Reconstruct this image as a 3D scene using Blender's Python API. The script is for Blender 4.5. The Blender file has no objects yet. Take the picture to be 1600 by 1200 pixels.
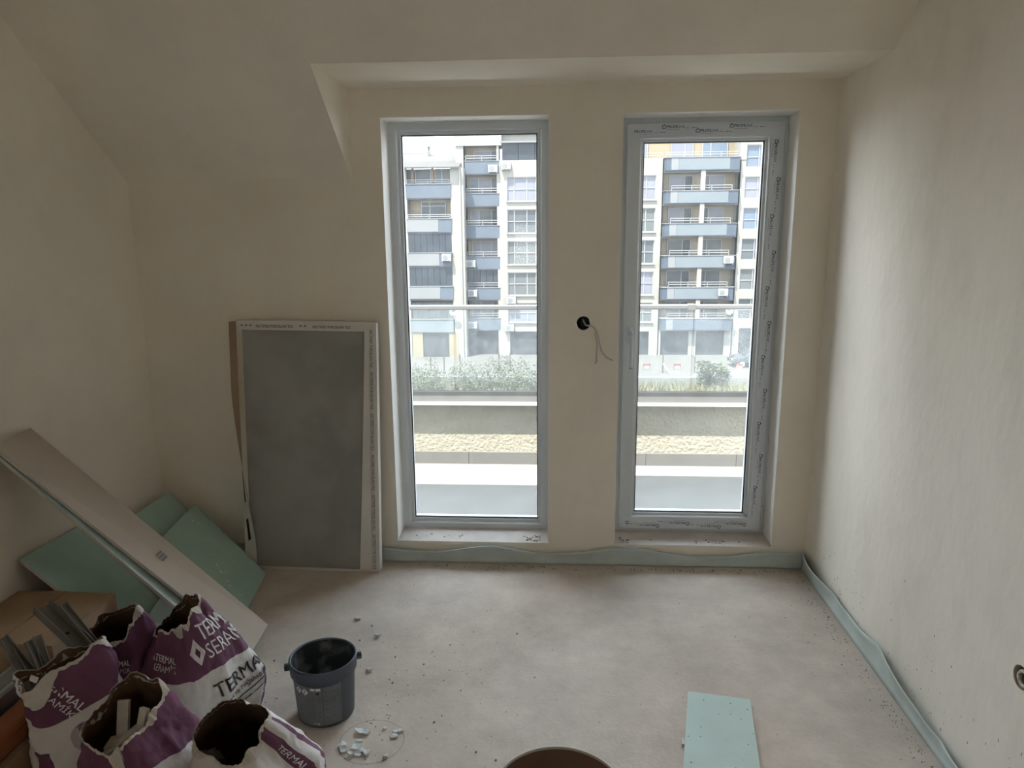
import bpy, bmesh, math, random
from mathutils import Vector, Matrix, noise
random.seed(7)
S = bpy.context.scene
COL = S.collection
PI = math.pi

# ------------------------------------------------------------------ camera
CAM_H = 1.55
YAW, PITCH, ROLL = 0.0630, 0.2052, -0.0091
cam_d = bpy.data.cameras.new('camera'); cam = bpy.data.objects.new('camera', cam_d); COL.objects.link(cam)
cam_d.sensor_width = 36.0; cam_d.lens = 1135.65 / 1600 * 36; cam_d.clip_start = .02; cam_d.clip_end = 500
_f = Vector((-math.sin(YAW) * math.cos(PITCH), math.cos(YAW) * math.cos(PITCH), -math.sin(PITCH)))
_r = Vector((math.cos(YAW), math.sin(YAW), 0)); _u = _r.cross(_f)
_r2 = _r * math.cos(ROLL) + _u * math.sin(ROLL); _u2 = _u * math.cos(ROLL) - _r * math.sin(ROLL)
cam.matrix_world = Matrix(((_r2.x, _u2.x, -_f.x, 0), (_r2.y, _u2.y, -_f.y, 0), (_r2.z, _u2.z, -_f.z, CAM_H), (0, 0, 0, 1)))
S.camera = cam

# ------------------------------------------------------------------ sky, sun, exposure
SKY_STRENGTH = 3.0
SUN_STRENGTH = 11.0
SUN_DIR = Vector((.27, .36, -1.0)).normalized()          # the way the sunlight travels
S.view_settings.view_transform = 'Standard'; S.view_settings.look = 'None'
S.view_settings.gamma = 1.0; S.view_settings.use_curve_mapping = False
S.view_settings.exposure = 1.57
w = bpy.data.worlds.new('sky'); S.world = w; w.use_nodes = True
nt = w.node_tree; nt.nodes.clear(); N = nt.nodes.new; L = nt.links.new
wo = N('ShaderNodeOutputWorld'); bg = N('ShaderNodeBackground'); tc = N('ShaderNodeTexCoord')
sx = N('ShaderNodeSeparateXYZ'); L(tc.outputs['Generated'], sx.inputs[0])
rp = N('ShaderNodeValToRGB'); L(sx.outputs['Z'], rp.inputs[0])
rp.color_ramp.elements[0].position = 0.0; rp.color_ramp.elements[0].color = (.86, .94, 1.0, 1)
rp.color_ramp.elements[1].position = .6; rp.color_ramp.elements[1].color = (.52, .75, 1.0, 1)
ns = N('ShaderNodeTexNoise'); ns.inputs['Scale'].default_value = 3.2; ns.inputs['Detail'].default_value = 6
L(tc.outputs['Generated'], ns.inputs['Vector'])
cr = N('ShaderNodeValToRGB'); cr.color_ramp.elements[0].position = .42; cr.color_ramp.elements[1].position = .62
L(ns.outputs['Fac'], cr.inputs[0])
mx = N('ShaderNodeMix'); mx.data_type = 'RGBA'; L(cr.outputs[0], mx.inputs[0]); L(rp.outputs[0], mx.inputs[6]); mx.inputs[7].default_value = (.97, .99, 1.0, 1)
L(mx.outputs[2], bg.inputs[0]); bg.inputs[1].default_value = SKY_STRENGTH; L(bg.outputs[0], wo.inputs[0])
sd = bpy.data.lights.new('sun', 'SUN'); sd.energy = SUN_STRENGTH; sd.angle = math.radians(.6); sd.color = (1, .96, .88)
sun = bpy.data.objects.new('sun', sd); COL.objects.link(sun); sun.location = (-5, -10, 30)
sun.rotation_euler = SUN_DIR.to_track_quat('-Z', 'Y').to_euler()
S.cycles.max_bounces = 14; S.cycles.diffuse_bounces = 8; S.cycles.transparent_max_bounces = 24
S.cycles.caustics_reflective = False; S.cycles.caustics_refractive = False

# ------------------------------------------------------------------ materials
MATS = {}
def mat(name, col, rough=.8, var=0, vscale=6, bump=0, bscale=60, metal=0, spec=.3, col2=None, thr=None, stretch=None, nr=.5):
    if name in MATS: return MATS[name]
    m = bpy.data.materials.new(name); m.use_nodes = True; t = m.node_tree; b = t.nodes['Principled BSDF']
    N = t.nodes.new; L = t.links.new
    b.inputs['Roughness'].default_value = rough; b.inputs['Metallic'].default_value = metal
    b.inputs['Specular IOR Level'].default_value = spec
    b.inputs['Base Color'].default_value = (*col, 1)
    tc = N('ShaderNodeTexCoord'); src = tc.outputs['Object']
    if stretch:
        mp = N('ShaderNodeMapping'); mp.inputs['Scale'].default_value = stretch; L(src, mp.inputs[0]); src = mp.outputs[0]
    if var or col2:
        n = N('ShaderNodeTexNoise'); n.inputs['Scale'].default_value = vscale; n.inputs['Detail'].default_value = 9; n.inputs['Roughness'].default_value = nr; L(src, n.inputs['Vector'])
        r = N('ShaderNodeValToRGB'); L(n.outputs['Fac'], r.inputs[0])
        lo, hi = thr or (.3, .7)
        r.color_ramp.elements[0].position = lo; r.color_ramp.elements[1].position = hi
        c2 = col2 or tuple(min(1, c * (1 + var)) for c in col); c1 = col if col2 else tuple(c * (1 - var) for c in col)
        r.color_ramp.elements[0].color = (*c1, 1); r.color_ramp.elements[1].color = (*c2, 1)
        L(r.outputs[0], b.inputs['Base Color'])
    if bump:
        n = N('ShaderNodeTexNoise'); n.inputs['Scale'].default_value = bscale; n.inputs['Detail'].default_value = 5; L(src, n.inputs['Vector'])
        bp = N('ShaderNodeBump'); bp.inputs['Strength'].default_value = bump; bp.inputs['Distance'].default_value = .01
        L(n.outputs['Fac'], bp.inputs['Height']); L(bp.outputs[0], b.inputs['Normal'])
    MATS[name] = m; return m

def ext(name, col, *a, **k):      # outdoor colours, brightness cut in the colour itself to balance the high exposure
    q = .165
    if k.get('col2'): k['col2'] = tuple(c * q for c in k['col2'])
    return mat(name, tuple(c * q for c in col), *a, **k)
def glass(name, dust, tint=(.97, .985, .98), streak=True, refl=.06):
    m = bpy.data.materials.new(name); m.use_nodes = True; t = m.node_tree; t.nodes.clear(); N = t.nodes.new; L = t.links.new
    o = N('ShaderNodeOutputMaterial'); tr = N('ShaderNodeBsdfTransparent'); tr.inputs[0].default_value = (*tint, 1)
    gl = N('ShaderNodeBsdfGlossy'); gl.inputs['Roughness'].default_value = .02
    fr = N('ShaderNodeFresnel'); fr.inputs['IOR'].default_value = 1.25
    m1 = N('ShaderNodeMixShader'); L(fr.outputs[0], m1.inputs[0]); L(tr.outputs[0], m1.inputs[1]); L(gl.outputs[0], m1.inputs[2])
    df = N('ShaderNodeBsdfTranslucent'); df.inputs[0].default_value = (.95, .95, .93, 1)
    m2 = N('ShaderNodeMixShader'); L(m1.outputs[0], m2.inputs[1]); L(df.outputs[0], m2.inputs[2])
    m2.inputs[0].default_value = dust
    if streak:
        tc = N('ShaderNodeTexCoord'); n = N('ShaderNodeTexNoise'); n.inputs['Scale'].default_value = 9; n.inputs['Detail'].default_value = 8; n.inputs['Distortion'].default_value = 1.5
        L(tc.outputs['Object'], n.inputs['Vector'])
        mr = N('ShaderNodeMapRange'); mr.inputs[1].default_value = .35; mr.inputs[2].default_value = .75; mr.inputs[3].default_value = dust * .7; mr.inputs[4].default_value = dust * 1.5
        L(n.outputs['Fac'], mr.inputs[0]); L(mr.outputs[0], m2.inputs[0])
    L(m2.outputs[0], o.inputs[0]); MATS[name] = m; return m

PLASTER = mat('plaster', (.87, .808, .705), .9, var=.055, vscale=2.2, nr=.62, bump=.12, bscale=35, spec=.15)
SCREED = mat('screed', (.565, .49, .425), .92, var=.20, vscale=3.2, bump=.12, bscale=70, spec=.12, nr=.74)
PVC = mat('white_pvc', (.69, .73, .76), .35, var=.02, vscale=4)
GASKET = mat('gasket', (.05, .055, .06), .6)
FILM = mat('film', (.72, .76, .81), .3, var=.03, vscale=12)
INK = mat('film_ink', (.06, .085, .16), .6)
INK2 = mat('film_ink_pale', (.17, .21, .28), .6)
GLASS = glass('window_glass', .018, (.985, .99, .99))
RAILGLASS = glass('railing_glass', .03, (.95, .97, .965))
FOAM = mat('foam', (.56, .63, .61), .7, var=.08, vscale=9)
GREEN = mat('green_paper', (.40, .56, .49), .8, var=.06, vscale=7)
GREENP = mat('green_paper_pale', (.50, .61, .57), .8, var=.05, vscale=7)
KRAFTP = mat('grey_paper', (.50, .43, .36), .85, var=.05, vscale=5)
GYPSUM = mat('gypsum', (.58, .52, .45), .9, var=.08, vscale=30)
KRAFT = mat('kraft', (.36, .25, .16), .85, var=.08, vscale=6, bump=.1, bscale=20)
KRAFTD = mat('kraft_lining', (.17, .10, .055), .9, var=.1, vscale=8)
CARD = mat('white_card', (.72, .69, .64), .7, var=.03, vscale=5)
BLACKINK = mat('black_ink', (.035, .035, .035), .7)
GREYINK = mat('grey_ink', (.16, .16, .16), .7)
WHITEINK = mat('white_ink', (.78, .75, .74), .7)
PURPLEINK = mat('purple_ink', (.12, .045, .085), .7)
TORN = mat('torn_paper', (.58, .53, .47), .9, var=.12, vscale=25)
BUCKET = mat('bucket_plastic', (.075, .09, .11), .45, var=.12, vscale=10)
BUCKETIN = mat('bucket_inside', (.035, .045, .055), .7, col2=(.20, .22, .23), vscale=16, thr=(.50, .66))
STEEL = mat('steel', (.55, .56, .56), .35, metal=.9)
GREYPLASTIC = mat('grey_plastic', (.20, .185, .165), .6, var=.08)
ORANGE = mat('orange_wood', (.33, .12, .05), .6, var=.15, vscale=5)
FLAKE = mat('flake', (.62, .63, .62), .8, var=.15, vscale=40)
WIRE = mat('wire_white', (.62, .58, .53), .6)
# outside
STUCCO = ext('stucco', (.98, .90, .70), .95, var=.05, vscale=8, bump=1.0, bscale=45)
TERRACE = ext('terrace_tile', (.70, .645, .57), .8, var=.06, vscale=5)
HANDRAIL = ext('handrail_metal', (.40, .39, .37), .5)
CAP = ext('cap_metal', (.22, .216, .20), .9, var=.03, spec=.03)
BWHITE = ext('facade_white', (.74, .705, .62), .9, var=.02, vscale=.5)
BBEIGE = ext('facade_beige', (.82, .68, .50), .9)
BBLUE = ext('facade_blue', (.23, .285, .36), .9, var=.03)
BBLUEL = ext('facade_blue_light', (.37, .43, .47), .9)
BPANEL = ext('facade_pale_panel', (.50, .515, .52), .9)
BBLUED = ext('facade_blue_dark', (.15, .20, .27), .9)
BDARK = ext('garage_dark', (.08, .095, .115), .8)
BYELLOW = ext('facade_yellow', (.68, .56, .36), .9)
PANES = [ext('pane_lilac', (.52, .53, .62), .3, spec=.12), ext('pane_blue', (.34, .43, .55), .3, spec=.12), ext('pane_grey', (.22, .25, .27), .3, spec=.12), ext('pane_dark', (.10, .125, .155), .3, spec=.12), ext('pane_curtain', (.30, .33, .33), .3, spec=.12)]
BFRAME = ext('facade_frame', (.84, .84, .82), .5)
RAIL = ext('facade_rail', (.72, .72, .70), .4)
ROOFG = ext('roof_pale', (.24, .24, .235), .9, var=.04)
ROOFB = ext('roof_shingle', (.18, .17, .155), .9, var=.12, vscale=2)
ROAD = ext('road_concrete', (.25, .24, .22), .9, var=.04, vscale=.4)
SOIL = ext('soil', (.36, .33, .22), .95, var=.15, vscale=1)
KERB = ext('kerb', (.48, .49, .49), .9)
GRASS = ext('grass', (.30, .31, .12), .9, col2=(.48, .42, .22), vscale=.8)
LEAF = ext('leaf', (.13, .20, .06), .8, col2=(.30, .34, .15), vscale=2)
CARP = ext('car_paint', (.14, .16, .18), .25, spec=.6)
TYRE = ext('tyre', (.03, .03, .03), .8)
REDP = ext('barrier_red', (.55, .13, .09), .7)
WOODP = ext('wood_post', (.48, .34, .22), .8)

# ------------------------------------------------------------------ mesh helpers
class MB:
    def __init__(s): s.v = []; s.f = []
    def add(s, vs, fs):
        o = len(s.v); s.v += [tuple(v) for v in vs]; s.f += [tuple(i + o for i in f) for f in fs]; return s
    def box(s, x0, x1, y0, y1, z0, z1):
        return s.add([(x0, y0, z0), (x1, y0, z0), (x1, y1, z0), (x0, y1, z0), (x0, y0, z1), (x1, y0, z1), (x1, y1, z1), (x0, y1, z1)],
                     [(0, 3, 2, 1), (4, 5, 6, 7), (0, 1, 5, 4), (1, 2, 6, 5), (2, 3, 7, 6), (3, 0, 4, 7)])
    def hexa(s, a, b):      # two quads of points, a below b
        return s.add(list(a) + list(b), [(0, 3, 2, 1), (4, 5, 6, 7), (0, 1, 5, 4), (1, 2, 6, 5), (2, 3, 7, 6), (3, 0, 4, 7)])
    def prism(s, pts, off):  # polygon of 3-D points and an offset vector
        n = len(pts); off = Vector(off)
        return s.add([Vector(p) for p in pts] + [Vector(p) + off for p in pts],
                     [tuple(range(n))[::-1], tuple(range(n, 2 * n))] + [(i, (i + 1) % n, n + (i + 1) % n, n + i) for i in range(n)])
    def tube(s, path, r, n=8, cap=True):
        path = [Vector(p) for p in path]; rs = r if isinstance(r, (list, tuple)) else [r] * len(path); o = len(s.v)
        for i, p in enumerate(path):
            d = (path[min(i + 1, len(path) - 1)] - path[max(i - 1, 0)]).normalized()
            a = d.cross(Vector((0, 0, 1)) if abs(d.z) < .9 else Vector((1, 0, 0))).normalized(); b = d.cross(a)
            s.v += [tuple(p + (a * math.cos(2 * PI * k / n) + b * math.sin(2 * PI * k / n)) * rs[i]) for k in range(n)]
        for i in range(len(path) - 1):
            for k in range(n):
                s.f.append((o + i * n + k, o + i * n + (k + 1) % n, o + (i + 1) * n + (k + 1) % n, o + (i + 1) * n + k))
        if cap: s.f += [tuple(range(o, o + n))[::-1], tuple(range(o + (len(path) - 1) * n, o + len(path) * n))]
        return s
    def lathe(s, prof, c=(0, 0, 0), n=48, axis='z', squash=1):
        o = len(s.v)
        for r, h in prof:
            for k in range(n):
                a = 2 * PI * k / n; p = (r * math.cos(a), r * math.sin(a) * squash, h)
                if axis == 'y': p = (p[0], p[2], p[1])
                if axis == 'x': p = (p[2], p[0], p[1])
                s.v.append((c[0] + p[0], c[1] + p[1], c[2] + p[2]))
        for i in range(len(prof) - 1):
            for k in range(n):
                s.f.append((o + i * n + k, o + i * n + (k + 1) % n, o + (i + 1) * n + (k + 1) % n, o + (i + 1) * n + k))
        return s
    def grid(s, fn, nu, nv, closed=False):
        o = len(s.v)
        for j in range(nv + 1):
            for i in range(nu + (0 if closed else 1)): s.v.append(tuple(fn(i / nu, j / nv)))
        W = nu if closed else nu + 1
        for j in range(nv):
            for i in range(nu):
                a = o + j * W + i; b = o + j * W + (i + 1) % W; s.f.append((a, b, b + W, a + W))
        return s
    def build(s, name, m, parent=None, smooth=False, bevel=0, uv=None, **tags):
        me = bpy.data.meshes.new(name); me.from_pydata([tuple(v) for v in s.v], [], s.f); me.validate()
        if not smooth or bevel:
            bm = bmesh.new(); bm.from_mesh(me); bmesh.ops.recalc_face_normals(bm, faces=bm.faces); bm.to_mesh(me); bm.free()
        me.materials.append(m)
        if smooth: me.shade_smooth()
        if uv:
            ul = me.uv_layers.new(name='UVMap')
            for lp in me.loops: ul.data[lp.index].uv = uv[lp.vertex_index]
        o = bpy.data.objects.new(name, me); COL.objects.link(o)
        if parent: o.parent = parent; o.matrix_parent_inverse = PINV(parent)
        if bevel:
            b = o.modifiers.new('bevel', 'BEVEL'); b.width = bevel; b.segments = 2; b.limit_method = 'ANGLE'
        tag(o, **tags); return o

def PINV(p):
    return Matrix.Translation(-p.location) if p.type == 'EMPTY' else Matrix()

def tag(o, label=None, cat=None, group=None, kind=None):
    if label: o['label'] = label
    if cat: o['category'] = cat
    if group: o['group'] = group
    if kind: o['kind'] = kind
    return o
def thing(name, loc, label, cat, group=None, kind=None):
    e = bpy.data.objects.new(name, None); COL.objects.link(e); e.location = loc; e.empty_display_size = .05
    return tag(e, label, cat, group, kind)

_text = {}
def text2d(s, bold=0.0):
    if (s, bold) in _text: return _text[(s, bold)]
    c = bpy.data.curves.new('t', 'FONT'); c.body = s; c.size = 1; c.offset = bold; c.resolution_u = 2
    o = bpy.data.objects.new('t', c); COL.objects.link(o)
    dg = bpy.context.evaluated_depsgraph_get(); dg.update(); ev = o.evaluated_get(dg); me = ev.to_mesh()
    vs = [(v.co.x, v.co.y) for v in me.vertices]; fs = [tuple(p.vertices) for p in me.polygons]
    ev.to_mesh_clear(); bpy.data.objects.remove(o); bpy.data.curves.remove(c)
    x0 = min(v[0] for v in vs); vs = [(x - x0, y) for x, y in vs]
    _text[(s, bold)] = (vs, fs, max(v[0] for v in vs)); return _text[(s, bold)]
def fine2d(vs, fs, lim):        # the same flat shape cut into short edges, so that it can follow a crumpled surface
    bm = bmesh.new(); bv = [bm.verts.new((x, y, 0)) for x, y in vs]
    for f in fs:
        try: bm.faces.new([bv[i] for i in f])
        except ValueError: pass
    bmesh.ops.triangulate(bm, faces=bm.faces)
    for _ in range(4):
        le = [e for e in bm.edges if e.calc_length() > lim]
        if not le: break
        bmesh.ops.subdivide_edges(bm, edges=le, cuts=1); bmesh.ops.triangulate(bm, faces=bm.faces)
    bm.verts.index_update(); out = [(v.co.x, v.co.y) for v in bm.verts], [tuple(v.index for v in f.verts) for f in bm.faces]; bm.free(); return out
def put_text(mb, s, x, y, size, fn, rot=0, bold=0, align='l', width=None, fine=0):
    vs, fs, wd = text2d(s, bold); k = size
    if fine: vs, fs = fine2d(vs, fs, fine / size)
    kx = width / wd if width else k
    ca, sa = math.cos(rot), math.sin(rot); dx = -wd * kx / 2 if align == 'c' else 0
    mb.add([fn(x + (a * kx + dx) * ca - b * k * sa, y + (a * kx + dx) * sa + b * k * ca) for a, b in vs], fs); return wd * kx
def put_poly(mb, pts, x, y, fn, rot=0, k=1):
    ca, sa = math.cos(rot), math.sin(rot)
    mb.add([fn(x + k * (a * ca - b * sa), y + k * (a * sa + b * ca)) for a, b in pts], [tuple(range(len(pts)))])

def rect_frame(mb, x0, x1, z0, z1, prof):   # prof: (inset, y) closed loop, mitred round the rectangle
    n = len(prof); rings = []
    for cx, cz, sx_, sz_ in ((x0, z0, 1, 1), (x1, z0, -1, 1), (x1, z1, -1, -1), (x0, z1, 1, -1)):
        rings.append([(cx + sx_ * i, y, cz + sz_ * i) for i, y in prof])
    vs = [p for r in rings for p in r]; fs = []
    for k in range(4):
        for i in range(n):
            fs.append((k * n + i, k * n + (i + 1) % n, ((k + 1) % 4) * n + (i + 1) % n, ((k + 1) % 4) * n + i))
    return mb.add(vs, fs)

def wall_cells(mb, xs, zs, holes, mk):     # boxes for every cell that lies in no hole
    for i in range(len(xs) - 1):
        for j in range(len(zs) - 1):
            cx, cz = (xs[i] + xs[i + 1]) / 2, (zs[j] + zs[j + 1]) / 2
            if any(h[0] < cx < h[1] and h[2] < cz < h[3] for h in holes): continue
            mk(xs[i], xs[i + 1], zs[j], zs[j + 1])
def wall_y(mb, x0, x1, z0, z1, y0, y1, holes):
    xs = sorted({x0, x1} | {min(max(v, x0), x1) for h in holes for v in h[:2]}); zs = sorted({z0, z1} | {min(max(v, z0), z1) for h in holes for v in h[2:4]})
    wall_cells(mb, xs, zs, holes, lambda a, b, c, d: mb.box(a, b, y0, y1, c, d)); return mb
def wall_x(mb, y0, y1, z0, z1, x0, x1, holes):
    xs = sorted({y0, y1} | {v for h in holes for v in h[:2]}); zs = sorted({z0, z1} | {v for h in holes for v in h[2:4]})
    wall_cells(mb, xs, zs, holes, lambda a, b, c, d: mb.box(x0, x1, a, b, c, d)); return mb

# ------------------------------------------------------------------ the room
D, XL, XR = 3.243, -1.911, 1.158
YO = D + .30                     # outer face of the window wall
W1 = (-.764, -.037, .098, 2.040); W2 = (.273, 1.005, .098, 2.040)
ZK, ZD, YS, XC = 1.781, 2.156, 2.762, -.896
TS = (ZD - ZK) / (D - YS)
YR = -2.4                        # wall behind the camera
ZC = 2.75; YC = D - (ZC - ZK) / TS

SOCK = (.117, 1.152); SOCKR = (1.700, .452)
e = MB().box(XL - .3, XR + .3, YR - .3, YO, -.25, 0)
floor = e.build('floor', SCREED, label='dusty grey cement screed floor of the bare room', cat='floor', kind='structure')
hs = .04
e = MB(); wall_y(e, XL - .3, XR + .3, 0, 2.77, D, YO, [W1, W2, (XL - .3, -.72, 2.19, 2.77), (SOCK[0] - hs, SOCK[0] + hs, SOCK[1] - hs, SOCK[1] + hs)])
wall_back = e.build('wall_back', PLASTER, label='plastered wall with the two tall windows', cat='wall', kind='structure')
e = MB().box(XL - .3, XL, YR, D, 0, 3.2)
e.build('wall_left', PLASTER, label='bare plastered wall on the left behind the boards', cat='wall', kind='structure')
e = MB(); wall_x(e, YR, D, 0, 3.2, XR, XR + .3, [(SOCKR[0] - hs, SOCKR[0] + hs, SOCKR[1] - hs, SOCKR[1] + hs)])
PLASTER2 = mat('plaster_scuffed', (.87, .82, .74), .9, col2=(.80, .755, .68), vscale=9, thr=(.48, .80), bump=.15, bscale=30, spec=.15, stretch=(1, 1, .55))
wall_right = e.build('wall_right', PLASTER2, label='bright plastered wall on the right', cat='wall', kind='structure')
RW = (-.6, .0, 1.1, 1.7)  # opening added in the unseen rear wall for fill light
e = MB(); wall_y(e, XL - .3, XR + .3, 0, 3.2, YR - .3, YR, [RW])
e.build('wall_rear', PLASTER, label='plastered wall behind the camera with an added fill light window', cat='wall', kind='structure')
# sloped ceiling, flat ceiling and the dormer cut into the slope
def sl(y): return ZK + (D - y) * TS
e = MB(); t = .14
def slab(x0, x1, ya, yb):
    e.hexa([(x0, ya, sl(ya)), (x1, ya, sl(ya)), (x1, yb, sl(yb)), (x0, yb, sl(yb))], [(x0, ya, sl(ya) + t), (x1, ya, sl(ya) + t), (x1, yb, sl(yb) + t), (x0, yb, sl(yb) + t)])
slab(XL, XC - .02, YS, D); slab(XL, XR, YC, YS)
e.box(XL, XR, YR, YC, ZC, ZC + t)
e.build('ceiling', PLASTER, label='sloping attic ceiling of grey plaster', cat='ceiling', kind='structure')
e = MB().box(XC, XR, YS + .005, D, ZD, ZD + .1)
e.build('ceiling_dormer', PLASTER, label='flat plastered ceiling of the dormer above the windows', cat='ceiling', kind='structure')
e = MB().prism([(XC, D, ZK), (XC, YS, ZD), (XC, D, ZD)], (-.02, 0, .0))
e.build('wall_dormer_cheek', PLASTER, label='small triangular cheek wall beside the dormer', cat='wall', kind='structure')

# wall sockets: a square plate with a round hole and a round box behind it
def ring_plate(mb, fn, hs, r, n=32):
    vs = []; fs = []
    for k in range(n):
        a = 2 * PI * k / n; c, s_ = math.cos(a), math.sin(a); m_ = max(abs(c), abs(s_))
        vs += [fn(hs * c / m_, hs * s_ / m_, 0), fn(r * c, r * s_, 0), fn(r * c, r * s_, .02)]
    for k in range(n):
        a, b = 3 * k, 3 * ((k + 1) % n); fs += [(a, b, b + 1, a + 1), (a + 1, b + 1, b + 2, a + 2)]
    return mb.add(vs, fs)
fb = lambda a, b, d: (SOCK[0] + a, D + d, SOCK[1] + b)
ring_plate(MB(), fb, hs, .031).build('plaster_collar', PLASTER, wall_back)
so = thing('socket_box', (SOCK[0], D + .05, SOCK[1]), 'dark round socket box with loose wires in the pier between the windows', 'socket')
MB().lathe([(.030, D + .002), (.030, D + .05), (.001, D + .05)], (SOCK[0], 0, SOCK[1]), 24, 'y').build('round_box', mat('socket_plastic', (.07, .085, .095), .5), so, smooth=True)
P = lambda *a: [Vector(p) for p in a]
def spline(pts, n=6):
    out = []; pts = [Vector(p) for p in pts]
    for i in range(len(pts) - 1):
        a, b, c, d = pts[max(i - 1, 0)], pts[i], pts[i + 1], pts[min(i + 2, len(pts) - 1)]
        for k in range(n):
            u = k / n; out.append(.5 * ((2 * b) + (c - a) * u + (2 * a - 5 * b + 4 * c - d) * u * u + (3 * b - a - 3 * c + d) * u ** 3))
    return out + [pts[-1]]
for pts in ([(.118, D + .04, 1.165), (.128, D + .01, 1.142), (.150, D - .015, 1.143), (.168, D - .02, 1.125), (.172, D - .018, 1.085), (.180, D - .012, 1.055), (.176, D - .01, 1.01), (.178, D - .012, .985), (.171, D - .014, .97)],
            [(.122, D + .04, 1.16), (.135, D + .01, 1.139), (.158, D - .018, 1.14), (.176, D - .024, 1.115), (.188, D - .02, 1.07), (.198, D - .012, 1.03), (.222, D - .008, 1.0), (.25, D - .008, .985)]):
    MB().tube(spline(pts), .0038, 6).build('wire', WIRE, so, smooth=True)
fb = lambda a, b, d: (XR + d, SOCKR[0] + a, SOCKR[1] + b)
ring_plate(MB(), fb, hs, .031).build('plaster_collar', PLASTER, wall_right)
so = thing('socket_box', (XR + .05, SOCKR[0], SOCKR[1]), 'small round socket box low in the bright right wall', 'socket')
MB().lathe([(.030, XR + .002), (.030, XR + .05), (.001, XR + .05)], (0, SOCKR[0], SOCKR[1]), 24, 'x').build('round_box', mat('socket_brown', (.40, .33, .28), .6), so, smooth=True)
MB().tube([(XR + .008, SOCKR[0] + .019 * math.cos(k * PI / 10), SOCKR[1] - .004 + .019 * math.sin(k * PI / 10)) for k in range(21)], .005, 6).build('wire', WIRE, so, smooth=True)

m = MB()
for _ in range(110):
    y = random.uniform(1.5, 3.1); z = .07 + abs(random.gauss(0, .13)); r = random.uniform(.0012, .004)
    m.add([(XR - .0006, y + r * math.cos(2 * PI * i / 5) * random.uniform(.4, 1), z + 1.6 * r * math.sin(2 * PI * i / 5) * random.uniform(.5, 1.3)) for i in range(5)], [tuple(range(5))])
m.build('dirt_specks', mat('wall_dirt', (.30, .28, .25), .9), wall_right, kind='stuff')
# foam edge strip along the walls
def foam_strip(name, a, b, inward, hgt, label):
    a, b, inw = Vector(a), Vector(b), Vector(inward); Ln = (b - a).length
    def fn(u, v):
        s_ = u * Ln
        h = hgt * (1 + .45 * noise.noise((s_ * 2.2, 1.3, hgt * 9)) + .14 * math.sin(s_ * 9))
        off = .006 + .050 * abs(noise.noise((s_ * 2.6, 7.7, 3.1))) * v * v + .006 * v * v + (.010 * (1 - v) ** 3)
        return a + (b - a) * u + inw * off + Vector((0, 0, h * v + .001))
    o = MB().grid(fn, 160, 6).build(name, FOAM, label=label, cat='foam strip', smooth=True)
    m_ = o.modifiers.new('thick', 'SOLIDIFY'); m_.thickness = .005; m_.offset = 1
    return o
foam_strip('foam_strip', (XL, D - .001, 0), (XR, D - .001, 0), (0, -1, 0), .072, 'wavy pale blue foam strip along the foot of the window wall')
foam_strip('foam_strip', (XR - .001, D - .03, 0), (XR - .001, .2, 0), (-1, 0, 0), .075, 'wavy pale blue foam strip along the foot of the right wall')
foam_strip('foam_strip', (XL + .001, 2.2, 0), (XL + .001, D - .03, 0), (1, 0, 0), .06, 'pale blue foam strip along the foot of the left wall')

# ------------------------------------------------------------------ windows
YF = 3.385                                    # inner face of the outer frames
def sill(wx):
    return MB().hexa([(wx[0] + .001, D + .002, wx[2] - .02), (wx[1] - .001, D + .002, wx[2] - .02), (wx[1] - .001, YF, wx[2] - .02), (wx[0] + .001, YF, wx[2] - .02)],
                     [(wx[0] + .001, D + .002, wx[2] + .001), (wx[1] - .001, D + .002, wx[2] + .001), (wx[1] - .001, YF, wx[2] + .012), (wx[0] + .001, YF, wx[2] + .012)])
REVEAL = mat('reveal_white', (.90, .88, .84), .85, var=.02)
def reveals(wx, parent):
    for a, b, c, d in ((wx[0], wx[0] + .003, wx[2] + .012, wx[3]), (wx[1] - .003, wx[1], wx[2] + .012, wx[3]), (wx[0] + .003, wx[1] - .003, wx[3] - .003, wx[3])):
        MB().box(a, b, D - .001, YF, c, d).build('reveal_lining', REVEAL, parent)
SILLM = mat('sill_plaster', (.66, .60, .55), .9, var=.08, vscale=14)
e1 = thing('window_1', (W1[0], YF, W1[2]), 'fixed window with plain white plastic frame left of the pier', 'window', kind='structure')
o = rect_frame(MB(), W1[0], W1[1], W1[2], W1[3], [(-.01, YF), (.036, YF), (.038, YF + .004), (.040, YF + .018), (.052, YF + .022), (.056, YF + .034), (.056, YF + .07), (-.01, YF + .07)]).build('frame', PVC, e1, bevel=.002)
GX = (W1[0] + .056, W1[1] - .056, W1[2] + .070, W1[3] - .056)
rect_frame(MB(), W1[0] + .0535, W1[1] - .0535, W1[2] + .0535, W1[3] - .0535, [(0, YF + .030), (.0055, YF + .032), (.0055, YF + .04), (0, YF + .04)]).build('gasket', GASKET, e1)
MB().box(W1[0] + .05, W1[1] - .05, YF + .038, YF + .044, W1[2] + .05, W1[3] - .05).build('pane', GLASS, e1)
sill(W1).build('sill', SILLM, e1); reveals(W1, e1)
e2 = thing('window_2', (W2[0], YF, W2[2]), 'balcony door window with printed film on its frame and a white handle', 'window', kind='structure')
rect_frame(MB(), W2[0], W2[1], W2[2], W2[3], [(-.01, YF), (.030, YF), (.036, YF + .006), (.036, YF + .07), (-.01, YF + .07)]).build('frame', PVC, e2, bevel=.002)
SX = (.303, .982, .128, 2.012); YSA = YF - .018
sash = rect_frame(MB(), *SX, [(0, YSA + .004), (.004, YSA), (.056, YSA), (.062, YSA + .004), (.066, YSA + .016), (.074, YSA + .022), (.078, YSA + .034), (.078, YSA + .07), (0, YSA + .07)]).build('sash', PVC, e2)
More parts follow.
